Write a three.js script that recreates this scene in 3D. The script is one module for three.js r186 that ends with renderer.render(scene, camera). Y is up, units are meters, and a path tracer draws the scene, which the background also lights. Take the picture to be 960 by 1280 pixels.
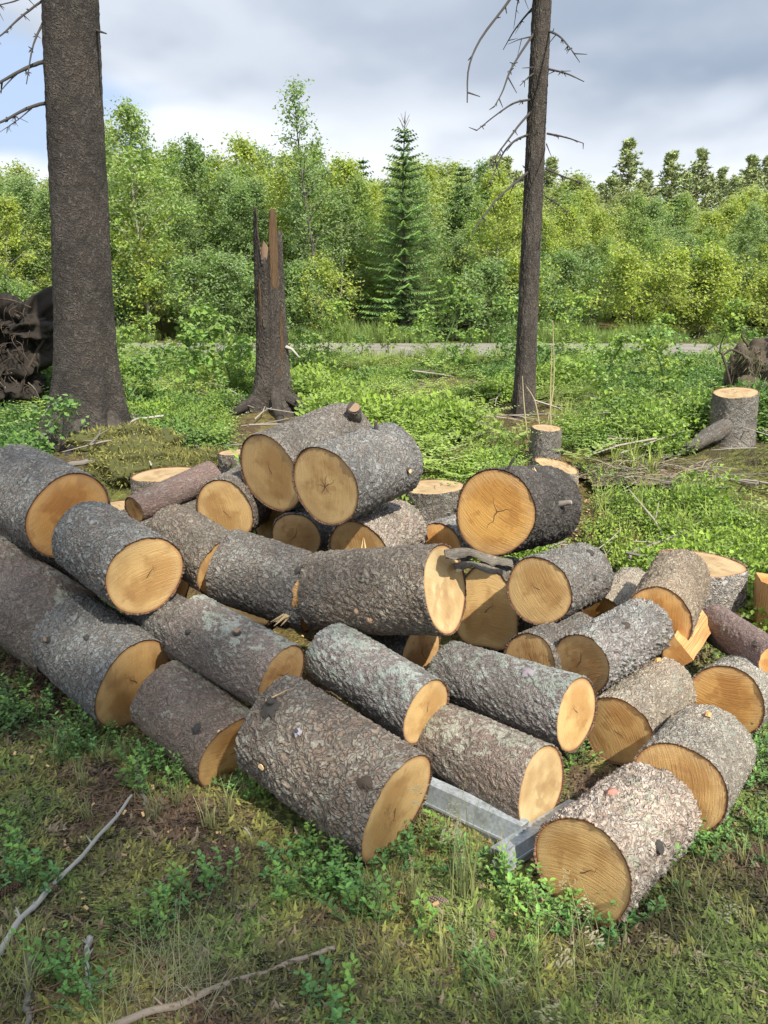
import * as THREE from 'three';
import { mergeGeometries, mergeVertices } from 'three/addons/utils/BufferGeometryUtils.js';

// ---------------------------------------------------------------- camera, sky, sun, exposure
const FOV = 67, PITCH = 15 * Math.PI / 180, EYE = 1.65;
const scene = new THREE.Scene();
const camera = new THREE.PerspectiveCamera(FOV, 0.75, 0.05, 600);
camera.position.set(0, EYE, 0);
camera.rotation.set(-PITCH, 0, 0);
camera.updateMatrixWorld();
const SUN = new THREE.Vector3(0.40, 0.82, 0.62).normalize();
const EXPOSURE = 1.75;
const SKY_GAIN = 0.84;
const sun = new THREE.DirectionalLight(new THREE.Color(1.0, 0.93, 0.80), 3.7);
sun.position.copy(SUN).multiplyScalar(40);
sun.castShadow = true; sun.shadow.radius = 1.6; sun.shadow.mapSize.set(4096, 4096);
Object.assign(sun.shadow.camera, { left: -30, right: 30, top: 30, bottom: -30, near: 1, far: 120 });
scene.add(sun); scene.add(sun.target);
const renderer = new THREE.WebGLRenderer({ antialias: true });
renderer.toneMapping = THREE.LinearToneMapping;
renderer.toneMappingExposure = EXPOSURE;
renderer.shadowMap.enabled = true;

// ---------------------------------------------------------------- random numbers and noise
function rng(seed) { let a = seed >>> 0; return () => { a = (a + 0x6D2B79F5) | 0; let t = Math.imul(a ^ (a >>> 15), 1 | a); t = (t + Math.imul(t ^ (t >>> 7), 61 | t)) ^ t; return ((t ^ (t >>> 14)) >>> 0) / 4294967296; }; }
function hash(x, y, s) { let h = Math.imul(x, 374761393) ^ Math.imul(y, 668265263) ^ Math.imul(s, 1274126177); h = Math.imul(h ^ (h >>> 13), 1274126177); return ((h ^ (h >>> 16)) >>> 0) / 4294967296; }
const mod = (a, n) => ((a % n) + n) % n;
function vnoise(x, y, px, py, s) {   // value noise, repeating every px, py cells (0: never)
  const xi = Math.floor(x), yi = Math.floor(y); let fx = x - xi, fy = y - yi;
  fx = fx * fx * (3 - 2 * fx); fy = fy * fy * (3 - 2 * fy);
  const x0 = px ? mod(xi, px) : xi, x1 = px ? mod(xi + 1, px) : xi + 1, y0 = py ? mod(yi, py) : yi, y1 = py ? mod(yi + 1, py) : yi + 1;
  const a = hash(x0, y0, s), b = hash(x1, y0, s), c = hash(x0, y1, s), d = hash(x1, y1, s);
  return a + (b - a) * fx + (c - a) * fy + (a - b - c + d) * fx * fy;
}
function fbm(u, v, nx, ny, oct, s) { let t = 0, w = 0.5, n = 0; for (let i = 0; i < oct; i++) { t += w * vnoise(u * nx, v * ny, nx, ny, s + i * 17); n += w; w *= 0.5; nx *= 2; ny *= 2; } return t / n; }
function fb(x, y, oct, s) { let t = 0, w = 0.5, n = 0; for (let i = 0; i < oct; i++) { t += w * vnoise(x, y, 0, 0, s + i * 17); n += w; w *= 0.5; x = x * 2.03 + 5.1; y = y * 2.03 + 1.7; } return t / n; }
const sstep = (a, b, x) => { const t = Math.min(1, Math.max(0, (x - a) / (b - a))); return t * t * (3 - 2 * t); };
const lerp = (a, b, t) => a + (b - a) * t;
const mix3 = (a, b, t) => [lerp(a[0], b[0], t), lerp(a[1], b[1], t), lerp(a[2], b[2], t)];
const V = (x, y, z) => new THREE.Vector3(x, y, z);

// ---------------------------------------------------------------- sky: broken cloud, slate blue with white tops low down
{
  const W = 1536, H = 768, d = new Float32Array(W * H * 4);
  for (let j = 0; j < H; j++) {
    const el = ((j + 0.5) / H - 0.5) * Math.PI, sy = Math.sin(el), cy = Math.cos(el);
    for (let i = 0; i < W; i++) {
      const az = ((i + 0.5) / W - 0.5) * 2 * Math.PI;          // three: u = atan2(z, x) / 2pi + 0.5
      const x = Math.cos(az) * cy, z = Math.sin(az) * cy, e = Math.max(sy, 0.0);
      const k = 1 / (e + 0.16), qx = x * k, qz = z * k;
      const n1 = fb(qx * 0.85 + 3.1, qz * 0.85 + 7.3, 6, 11), n2 = fb(qx * 2.1 + 9.2, qz * 2.1 + 1.3, 6, 57), n3 = fb(qx * 0.42 + 1.4, qz * 0.42 + 4.9, 4, 91);
      const blue = mix3([0.42, 0.53, 0.70], [0.15, 0.29, 0.58], sstep(0.05, 0.8, e));
      const cover = sstep(0.33, 0.47, n1 * 0.6 + n2 * 0.4);
      const low = 1 - sstep(0.13, 0.27, e + (n1 - 0.5) * 0.16);       // far cloud seen from the side: its lit white tops stand low over the trees
      const white = [0.70, 0.735, 0.79], grey = [0.225, 0.285, 0.38];
      let t = 1 - sstep(0.36, 0.60, n3 * 0.5 + n2 * 0.5) * 0.75 - low * 0.85 + (n2 - 0.5) * 1.25;
      let c = mix3(white, grey, Math.min(1, Math.max(0, t)));
      const s = Math.max(0, x * SUN.x + sy * SUN.y + z * SUN.z), glow = 1.6 * Math.pow(s, 3) + 2.0 * Math.pow(s, 40);
      c = mix3(blue, c, cover);
      c = [c[0] * (1 + glow), c[1] * (1 + glow * 0.97), c[2] * (1 + glow * 0.9)];
      if (sy < 0) c = mix3(c, [0.08, 0.09, 0.06], sstep(0, -0.06, sy));
      const o = (j * W + i) * 4, g = SKY_GAIN; d[o] = c[0] * g; d[o + 1] = c[1] * g; d[o + 2] = c[2] * g; d[o + 3] = 1;
    }
  }
  const t = new THREE.DataTexture(d, W, H, THREE.RGBAFormat, THREE.FloatType);
  t.mapping = THREE.EquirectangularReflectionMapping; t.magFilter = THREE.LinearFilter; t.minFilter = THREE.LinearFilter; t.needsUpdate = true;
  scene.background = t; scene.environment = t;
}

// ---------------------------------------------------------------- pixels of the 960 x 1280 photograph to places
const FPX = 640 / Math.tan(FOV * Math.PI / 360), CP = Math.cos(PITCH), SP = Math.sin(PITCH);
function ray(u, v) { const a = (u - 480) / FPX, b = -(v - 640) / FPX; return V(a, b * CP - SP, -b * SP - CP); }
function at(u, v, depth) { return ray(u, v).multiplyScalar(depth).add(V(0, EYE, 0)); }
const ROAD = [-16.8, -22.6];
function gh(x, z) {                                              // height of the ground
  const d = -z; let h = 0.47 * sstep(3.3, 7.2, d) + 0.10 * sstep(7, 14, d);
  const road = sstep(1.6, 0.2, Math.max(0, Math.max(z - ROAD[0], ROAD[1] - z)));
  const near = sstep(2.6, 4.2, d);
  const n = (fb(x * 0.55 + 20, z * 0.55 + 9, 3, 3) - 0.5) * lerp(0.06, 0.34, near) + (fb(x * 2.3 + 4, z * 2.3, 3, 5) - 0.5) * lerp(0.05, 0.24, near) + (fb(x * 9, z * 9 + 3, 2, 8) - 0.5) * 0.045;
  const pile = sstep(2.5, 1.9, Math.hypot(x * 0.95, (z + 2.8) * 1.5));
  h += n * (1 - 0.8 * pile) * (1 - road) - 0.012;
  h += 0.05 * sstep(-24, -30, z) + 1.6 * sstep(-34, -90, z);
  const m = Math.hypot(x + 2.15, (z + 6.1) * 1.1); h += 0.10 * sstep(1.0, 0.2, m);   // hummock under the big spruce
  return h;
}
function onGround(u, v, lift = 0) {                               // where the ray through a pixel meets the ground
  const r = ray(u, v); let t = 0.5; const p = V();
  for (let i = 0; i < 4000; i++) { p.copy(r).multiplyScalar(t).add(V(0, EYE, 0)); const dh = p.y - gh(p.x, p.z) - lift; if (dh < 0.0015) break; t += Math.max(0.001, dh * 0.4); if (t > 120) break; }
  return p;
}

// ---------------------------------------------------------------- names, labels
const taken = {};
function numbered(n) { if (!(n in taken)) { taken[n] = 0; return n; } taken[n]++; return n + '_' + String(taken[n]).padStart(3, '0'); }
function tag(o, label, category, group) { o.userData = { label, category }; if (group) o.userData.group = group; return o; }
function thing(name, label, category, pos, group) { const g = new THREE.Group(); g.name = numbered(name); if (pos) g.position.copy(pos); tag(g, label, category, group); scene.add(g); return g; }
function shadow(m) { m.castShadow = m.receiveShadow = true; return m; }
function part(name, geo, mat, parent) { const m = shadow(new THREE.Mesh(geo, mat)); m.name = name; parent.add(m); return m; }
function single(name, geo, mat, label, category, pos, group) { const m = shadow(new THREE.Mesh(geo, mat)); m.name = numbered(name); if (pos) m.position.copy(pos); tag(m, label, category, group); scene.add(m); return m; }
function structure(name, geo, mat) { const m = shadow(new THREE.Mesh(geo, mat)); m.name = numbered(name); m.userData = { kind: 'structure' }; scene.add(m); return m; }
function copyOf(src, label, group) { const c = src.clone(); c.name = numbered(src.name.replace(/_\d{3}$/, '')); c.userData = { ...src.userData }; if (label) c.userData.label = label; if (group) c.userData.group = group; scene.add(c); return c; }

// ---------------------------------------------------------------- textures
const enc = (c) => { c = Math.min(1, Math.max(0, c)); return 255 * (c <= 0.0031308 ? 12.92 * c : 1.055 * Math.pow(c, 1 / 2.4) - 0.055); };
function makeTex(W, H, fn, srgb, clampV) {   // fn(u, v) -> [r, g, b] linear, or a number
  const d = new Uint8Array(W * H * 4);
  for (let j = 0; j < H; j++) for (let i = 0; i < W; i++) {
    const c = fn((i + 0.5) / W, (j + 0.5) / H), o = (j * W + i) * 4;
    if (typeof c === 'number') d[o] = d[o + 1] = d[o + 2] = 255 * Math.min(1, Math.max(0, c));
    else if (srgb) { d[o] = enc(c[0]); d[o + 1] = enc(c[1]); d[o + 2] = enc(c[2]); } else { d[o] = 255 * c[0]; d[o + 1] = 255 * c[1]; d[o + 2] = 255 * c[2]; }
    d[o + 3] = 255;
  }
  const t = new THREE.DataTexture(d, W, H, THREE.RGBAFormat);
  t.wrapS = t.wrapT = THREE.RepeatWrapping; t.magFilter = THREE.LinearFilter; t.minFilter = THREE.LinearMipmapLinearFilter; t.generateMipmaps = true;
  if (srgb) t.colorSpace = THREE.SRGBColorSpace; t.needsUpdate = true; return t;
}
function lowTable(nx, ny, oct, s) {                                 // smooth noise kept as a small table that wraps round
  const W = 256, H = 192, t = new Float32Array(W * H); for (let j = 0; j < H; j++) for (let i = 0; i < W; i++) t[j * W + i] = fbm(i / W, j / H, nx, ny, oct, s);
  return (u, v) => { const x = u * W, y = v * H, i = Math.floor(x), j = Math.floor(y), fx = x - i, fy = y - j, a = i % W, b = (i + 1) % W, c = (j % H) * W, d = ((j + 1) % H) * W; return lerp(lerp(t[c + a], t[c + b], fx), lerp(t[d + a], t[d + b], fx), fy); };
}
// bark: flakes of a cell pattern. The tile spans once round the log (u) and 0.8 m along it (v)
function barkTex(o) {
  const W = o.w || 896, H = o.h || 672, nx = o.nx, ny = o.ny, s = o.seed;
  const hgt = new Float32Array(W * H), col = new Float32Array(W * H * 3);
  const asp = (1.1 / nx) / (0.8 / ny), tw1 = lowTable(24, 18, 3, s + 3), tw2 = lowTable(24, 18, 3, s + 4), tmid = lowTable(12, 9, 4, s + 7), tbig = lowTable(4, 3, 3, s + 8), tl1 = lowTable(9, 7, 3, s + 21), tl2 = lowTable(14, 10, 2, s + 23);
  for (let j = 0; j < H; j++) for (let i = 0; i < W; i++) {
    const u = (i + 0.5) / W, v = (j + 0.5) / H;
    const wx = (tw1(u, v) - 0.5) * o.warp, wy = (tw2(u, v) - 0.5) * o.warp;
    const x = u * nx + wx * nx / 40, y = v * ny + wy * ny / 30;
    const cell = (X, Y, NX, NY, sd) => {
      const x0 = Math.floor(X), y0 = Math.floor(Y); let f1 = 9, f2 = 9, id = 0, dx = 0, dy = 0;
      for (let b = -1; b <= 1; b++) for (let a = -1; a <= 1; a++) { const ci = mod(x0 + a, NX), cj = mod(y0 + b, NY), ex = (x0 + a + hash(ci, cj, sd) - X) * asp, ey = y0 + b + hash(ci, cj, sd + 1) - Y, q = ex * ex + ey * ey; if (q < f1) { f2 = f1; f1 = q; id = cj * NX + ci; dx = ex; dy = ey; } else if (q < f2) f2 = q; }
      return [Math.sqrt(f1), Math.sqrt(f2), id, dx, dy];
    };
    const rag = (fbm(u, v, 110, 84, 3, s + 30) - 0.5) * 0.9, [f1, f2, id, dx, dy] = cell(x + rag, y + rag * 0.8, nx, ny, s), [g1, g2, jd, ddx, ddy] = cell((x + rag) * 2, (y - rag * 0.7) * 2, nx * 2, ny * 2, s + 40);
    const r1 = hash(id, 1, s + 9), r2 = hash(id, 2, s + 9), r3 = hash(jd, 1, s + 50), ta = hash(id, 4, s) * 6.28, tb = hash(jd, 4, s) * 6.28;
    const gap = sstep(0.0, o.gap, (f2 - f1) + 0.10 * (r1 - 0.5)), gap2 = sstep(0.0, 0.28, (g2 - g1) + 0.16 * (r3 - 0.4)), tilt = Math.cos(ta) * dx + Math.sin(ta) * dy, tilt2 = Math.cos(tb) * ddx + Math.sin(tb) * ddy;
    const fine = fbm(u, v, 160, 120, 3, s + 6), mid = tmid(u, v), big = tbig(u, v);
    let c = mix3(o.dark, o.light, Math.min(1, Math.max(0, 0.05 + 0.50 * r1 + 0.32 * r3 + 0.9 * (mid - 0.5) + 0.7 * (big - 0.5))));
    c = mix3(c, o.warm, sstep(0.55, 0.95, r2 * 0.55 + big * 0.75) * o.warmth);
    c = mix3(o.under, c, (0.22 + 0.78 * gap) * (0.55 + 0.45 * gap2));
    const fm = 0.66 + 0.68 * fine; c = [c[0] * fm, c[1] * fm, c[2] * fm];
    let h = gap * (0.30 + 0.42 * r1 + 0.40 * tilt * o.curl) + gap2 * (0.08 + 0.24 * r3 + 0.18 * tilt2) + 0.28 * (fine - 0.5) + 0.30 * (mid - 0.5);
    // crust lichen: patches with an outline, thickest along one side of the log (u about 0.25)
    const band = Math.exp(-Math.pow((u - 0.25) / 0.17, 2));
    const ln = fbm(u, v, 64, 48, 3, s + 20) * 0.62 + tl1(u, v) * 0.38;
    const li = sstep(0.0, 0.08, ln - (o.lich0 - o.lichBand * band));
    if (li > 0) {
      const lc = mix3([0.335, 0.34, 0.285], [0.25, 0.27, 0.215], sstep(0.4, 0.6, tl2(u, v))), g = 0.65 + 0.7 * fbm(u, v, 220, 165, 2, s + 24);
      c = mix3(c, [lc[0] * g, lc[1] * g, lc[2] * g], li * 0.75); h += li * 0.22 * g;
    }
    const k = j * W + i; hgt[k] = h * 0.62 + 0.1; col[k * 3] = c[0]; col[k * 3 + 1] = c[1]; col[k * 3 + 2] = c[2];
  }
  const look = (u, v) => Math.min(H - 1, Math.floor(v * H)) * W + Math.min(W - 1, Math.floor(u * W));
  const map = makeTex(W, H, (u, v) => { const k = look(u, v) * 3; return [col[k], col[k + 1], col[k + 2]]; }, true);
  const bump = makeTex(W, H, (u, v) => hgt[look(u, v)], false);
  const sample = (u, v) => hgt[look(mod(u, 1), mod(v, 1))];
  const mat = new THREE.MeshStandardMaterial({ map, bumpMap: bump, bumpScale: o.bump, roughness: 0.92, metalness: 0, vertexColors: true });
  return { mat, sample, disp: o.disp };
}
const BARK = {
  scaly: barkTex({ seed: 101, nx: 60, ny: 56, warp: 2.4, gap: 0.30, curl: 1, dark: [0.120, 0.112, 0.100], light: [0.31, 0.297, 0.268], warm: [0.224, 0.168, 0.123], warmth: 0.5, under: [0.067, 0.050, 0.038], lich0: 0.725, lichBand: 0.05, bump: 0.0098, disp: 0.0080 }),
  rough: barkTex({ seed: 223, nx: 54, ny: 54, warp: 2.8, gap: 0.34, curl: 1.2, dark: [0.115, 0.106, 0.092], light: [0.30, 0.285, 0.25], warm: [0.218, 0.155, 0.115], warmth: 0.6, under: [0.064, 0.047, 0.036], lich0: 0.72, lichBand: 0.06, bump: 0.0111, disp: 0.0095 }),
  lichen: barkTex({ seed: 331, nx: 70, ny: 60, warp: 2.6, gap: 0.36, curl: 0.5, dark: [0.132, 0.110, 0.091], light: [0.252, 0.220, 0.186], warm: [0.264, 0.198, 0.168], warmth: 0.8, under: [0.090, 0.067, 0.053], lich0: 0.655, lichBand: 0.15, bump: 0.0066, disp: 0.0062 }),
  crust: barkTex({ seed: 457, nx: 66, ny: 56, warp: 3.0, gap: 0.36, curl: 0.6, dark: [0.144, 0.122, 0.103], light: [0.264, 0.234, 0.204], warm: [0.288, 0.222, 0.198], warmth: 0.6, under: [0.096, 0.072, 0.058], lich0: 0.635, lichBand: 0.15, bump: 0.0078, disp: 0.0075 }),
  pale: barkTex({ seed: 563, nx: 44, ny: 66, warp: 3.2, gap: 0.34, curl: 1.4, dark: [0.195, 0.178, 0.159], light: [0.520, 0.494, 0.461], warm: [0.416, 0.319, 0.267], warmth: 0.5, under: [0.111, 0.086, 0.068], lich0: 0.65, lichBand: 0.06, bump: 0.0115, disp: 0.0124 }),
  tan: barkTex({ seed: 677, nx: 74, ny: 70, warp: 3.0, gap: 0.36, curl: 1.0, dark: [0.232, 0.195, 0.152], light: [0.537, 0.488, 0.390], warm: [0.464, 0.336, 0.238], warmth: 0.5, under: [0.134, 0.100, 0.073], lich0: 0.66, lichBand: 0.04, bump: 0.0105, disp: 0.0093 }),
  pink: barkTex({ seed: 787, nx: 44, ny: 46, warp: 2.0, gap: 0.5, curl: 0.3, dark: [0.17, 0.12, 0.105], light: [0.29, 0.225, 0.205], warm: [0.30, 0.20, 0.175], warmth: 0.8, under: [0.14, 0.095, 0.078], lich0: 0.68, lichBand: 0.08, bump: 0.0052, disp: 0.0047 }),
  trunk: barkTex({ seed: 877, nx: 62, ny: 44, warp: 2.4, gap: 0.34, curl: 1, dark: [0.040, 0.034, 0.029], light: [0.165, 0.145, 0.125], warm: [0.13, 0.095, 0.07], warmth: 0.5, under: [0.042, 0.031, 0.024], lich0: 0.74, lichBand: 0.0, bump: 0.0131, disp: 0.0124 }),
};
// sawn wood: year rings round a pith that is off centre, saw lines, drying cracks, the bark's dark edge
function woodTex(seed, cracks, tone, base = [0.63, 0.405, 0.16]) {
  const R = rng(seed), px = (R() - 0.5) * 0.16, py = (R() - 0.5) * 0.16, a0 = R() * 6.28, N = 640;
  const cr = []; for (let i = 0; i < cracks; i++) cr.push([a0 + i * 6.283 / Math.max(cracks, 1) + (R() - 0.5) * 0.9, 0.22 + R() * 0.26, 1.5 + R() * 1.3]);
  const sawA = R() * 3.14, ca = Math.cos(sawA), sa = Math.sin(sawA);
  const stain = [R() * 9, R() * 9];
  const data = new Float32Array(N * N * 3), hg = new Float32Array(N * N);
  for (let j = 0; j < N; j++) for (let i = 0; i < N; i++) {
    const X = (i + 0.5) / N * 2 - 1, Y = (j + 0.5) / N * 2 - 1, rr = Math.hypot(X, Y), wob = (fb(X * 2.2 + seed, Y * 2.2, 3, seed) - 0.5) * 0.10;
    const q = Math.hypot(X - px * (1 - rr), Y - py * (1 - rr)) + wob * 0.5;
    const ring = 0.5 + 0.5 * Math.sin(q * 150 + 9 * fb(q * 14, 0.5, 2, seed + 2));
    const saw = fb((X * ca + Y * sa + 0.22 * Math.pow(Y * ca - X * sa, 2)) * 46, (Y * ca - X * sa) * 3.2, 3, seed + 5), fuzz = fb(X * 90, Y * 90, 2, seed + 6), pat = fb(X * 1.7 + stain[0], Y * 1.7 + stain[1], 4, seed + 7);
    let c = mix3(base, [base[0] * 0.74, base[1] * 0.66, base[2] * 0.58], sstep(0.30, 0.66, pat));
    c = mix3(c, [base[0] * 0.6, base[1] * 0.48, base[2] * 0.42], sstep(0.56, 0.72, fb(X * 3.4 + stain[1], Y * 3.4, 3, seed + 12)) * 0.55);
    c = mix3(c, [0.70, 0.52, 0.27], sstep(0.60, 0.90, q) * 0.30 * (0.4 + pat));
    const m = (0.95 + 0.08 * ring * sstep(0.05, 0.2, q)) * (0.91 + 0.18 * saw) * (0.88 + 0.24 * fuzz) * tone * 0.86;
    c = [c[0] * m, c[1] * m, c[2] * m];
    let h = 0.5 + 0.35 * (saw - 0.5) + 0.2 * (fuzz - 0.5);
    const ang = Math.atan2(Y - py, X - px);
    for (const [a, len, wd] of cr) {
      const rq = Math.hypot(X - px, Y - py); if (rq > len) continue;
      let da = Math.abs(mod(ang - a - (fb(rq * 9, a, 2, seed + 8) - 0.5) * 0.5 + 3.14159, 6.28318) - 3.14159);
      const w = 0.0075 * wd * (1 - 0.8 * rq / len), dd = da * rq; if (dd < w) { c = mix3(c, [0.10, 0.055, 0.025], 0.85); h -= 0.4; }
    }
    const edge = sstep(0.945 + wob * 0.12, 0.975 + wob * 0.12, rr); c = mix3(c, [0.16, 0.075, 0.035], edge);
    c = mix3(c, [0.42, 0.20, 0.07], sstep(0.90, 0.94, rr + wob * 0.2) * (1 - edge) * 0.6);
    const k = j * N + i; data[k * 3] = c[0]; data[k * 3 + 1] = c[1]; data[k * 3 + 2] = c[2]; hg[k] = h;
  }
  const ix = (u, v) => Math.min(N - 1, Math.floor(v * N)) * N + Math.min(N - 1, Math.floor(u * N));
  return new THREE.MeshStandardMaterial({ map: makeTex(N, N, (u, v) => { const k = ix(u, v) * 3; return [data[k], data[k + 1], data[k + 2]]; }, true), bumpMap: makeTex(N, N, (u, v) => hg[ix(u, v)], false), bumpScale: 0.0035, roughness: 0.8 });
}
const WOOD = [woodTex(3, 1, 1.08, [0.66, 0.405, 0.155]), woodTex(14, 6, 1.06, [0.65, 0.435, 0.185]), woodTex(25, 0, 1.1, [0.71, 0.385, 0.12]), woodTex(36, 2, 1.05, [0.54, 0.335, 0.14]), woodTex(47, 1, 1.08, [0.68, 0.44, 0.18]), woodTex(58, 0, 1.1, [0.64, 0.48, 0.25]), woodTex(69, 2, 0.95, [0.55, 0.40, 0.215]), woodTex(71, 3, 1.12, [0.70, 0.38, 0.10])];  // orange mixes also carry sunlight on lit ends, brown ones the shade lower down
function plain(rgb, rough = 0.9, extra = {}) { return new THREE.MeshStandardMaterial({ color: new THREE.Color().setRGB(...rgb), roughness: rough, ...extra }); }
// split wood: fibres run along v
const SPLIT = new THREE.MeshStandardMaterial({
  map: makeTex(512, 512, (u, v) => { const n = fbm(u, v, 90, 4, 3, 71), b = fbm(u, v, 10, 3, 3, 72), f = 0.72 + 0.56 * n; const c = mix3([0.66, 0.40, 0.17], [0.50, 0.25, 0.085], b); return [c[0] * f, c[1] * f, c[2] * f]; }, true),
  bumpMap: makeTex(512, 512, (u, v) => fbm(u, v, 70, 3, 4, 73), false), bumpScale: 0.008, roughness: 0.8 });
const M = {
  twig: plain([0.19, 0.165, 0.14]), twigPale: plain([0.40, 0.37, 0.32]), twigBrown: plain([0.16, 0.105, 0.07]), deadBranch: plain([0.055, 0.048, 0.042]), splinter: plain([0.72, 0.52, 0.28], 0.8),
  root: plain([0.065, 0.047, 0.034]), soil: plain([0.024, 0.018, 0.013]), stem: plain([0.10, 0.16, 0.05]), birchStem: plain([0.24, 0.22, 0.18]), oldWood: plain([0.26, 0.17, 0.11]),
};
const leafMat = (t = 0.42, rough = 0.75) => new THREE.MeshPhysicalMaterial({ color: 0xffffff, vertexColors: true, roughness: rough, transmission: t, thickness: 0, side: THREE.DoubleSide });
const LEAF = leafMat(0.42, 1), TREELEAF = leafMat(0.55, 1), LEAFGLOSS = leafMat(0.30, 0.7), NEEDLE = new THREE.MeshStandardMaterial({ color: 0xffffff, vertexColors: true, roughness: 0.9, side: THREE.DoubleSide }), GRASS = leafMat(0.35, 1), MOSSM = leafMat(0.25, 1);

// ---------------------------------------------------------------- geometry helpers
class Tri {                                                       // a bag of triangles with a colour each
  constructor() { this.p = []; this.c = []; this.n = 0; }
  tri(a, b, c, k) { this.p.push(a.x, a.y, a.z, b.x, b.y, b.z, c.x, c.y, c.z); for (let i = 0; i < 3; i++) this.c.push(k[0], k[1], k[2]); this.n++; }
  quad(a, b, c, d, k) { this.tri(a, b, c, k); this.tri(a, c, d, k); }
  geo() { const g = new THREE.BufferGeometry(); g.setAttribute('position', new THREE.Float32BufferAttribute(this.p, 3)); g.setAttribute('color', new THREE.Float32BufferAttribute(this.c, 3)); g.computeVertexNormals(); return g; }
}
function sweep(pts, rad, sides = 6, cap = true, rough = 0, seed = 1) {   // a tube through points
  const n = pts.length, pos = [], uv = [], idx = []; let len = 0; const up0 = V(0.13, 0.91, 0.39).normalize();
  let nx = null;
  for (let i = 0; i < n; i++) {
    const t = pts[Math.min(n - 1, i + 1)].clone().sub(pts[Math.max(0, i - 1)]).normalize();
    if (!nx) nx = V().crossVectors(t, Math.abs(t.dot(up0)) > 0.95 ? V(1, 0, 0) : up0).normalize(); else nx.addScaledVector(t, -nx.dot(t)).normalize();
    const ny = V().crossVectors(t, nx), r = typeof rad === 'function' ? rad(i / (n - 1)) : rad[i]; if (i) len += pts[i].distanceTo(pts[i - 1]);
    for (let k = 0; k <= sides; k++) { const a = k / sides * 6.28318, rr = r * (1 + rough * (hash(k % sides, i, seed) - 0.5)); const q = pts[i].clone().addScaledVector(nx, Math.cos(a) * rr).addScaledVector(ny, Math.sin(a) * rr); pos.push(q.x, q.y, q.z); uv.push(k / sides, len / 0.8); }
  }
  const s = sides + 1;
  for (let i = 0; i < n - 1; i++) for (let k = 0; k < sides; k++) { const a = i * s + k; idx.push(a, a + 1, a + s, a + 1, a + s + 1, a + s); }
  if (cap) for (const i of [0, n - 1]) { const c = pos.length / 3; pos.push(pts[i].x, pts[i].y, pts[i].z); uv.push(0.5, 0.5); for (let k = 0; k < sides; k++) i ? idx.push(c, i * s + k, i * s + k + 1) : idx.push(c, i * s + k + 1, i * s + k); }
  const g = new THREE.BufferGeometry(); g.setAttribute('position', new THREE.Float32BufferAttribute(pos, 3)); g.setAttribute('uv', new THREE.Float32BufferAttribute(uv, 2)); g.setIndex(idx); g.computeVertexNormals(); return g;
}
function white(g, k = [1, 1, 1]) { const n = g.attributes.position.count, c = new Float32Array(n * 3); for (let i = 0; i < n; i++) c.set(k, i * 3); g.setAttribute('color', new THREE.BufferAttribute(c, 3)); return g; }
function curve(pts, n) { return new THREE.CatmullRomCurve3(pts).getPoints(n); }

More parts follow.
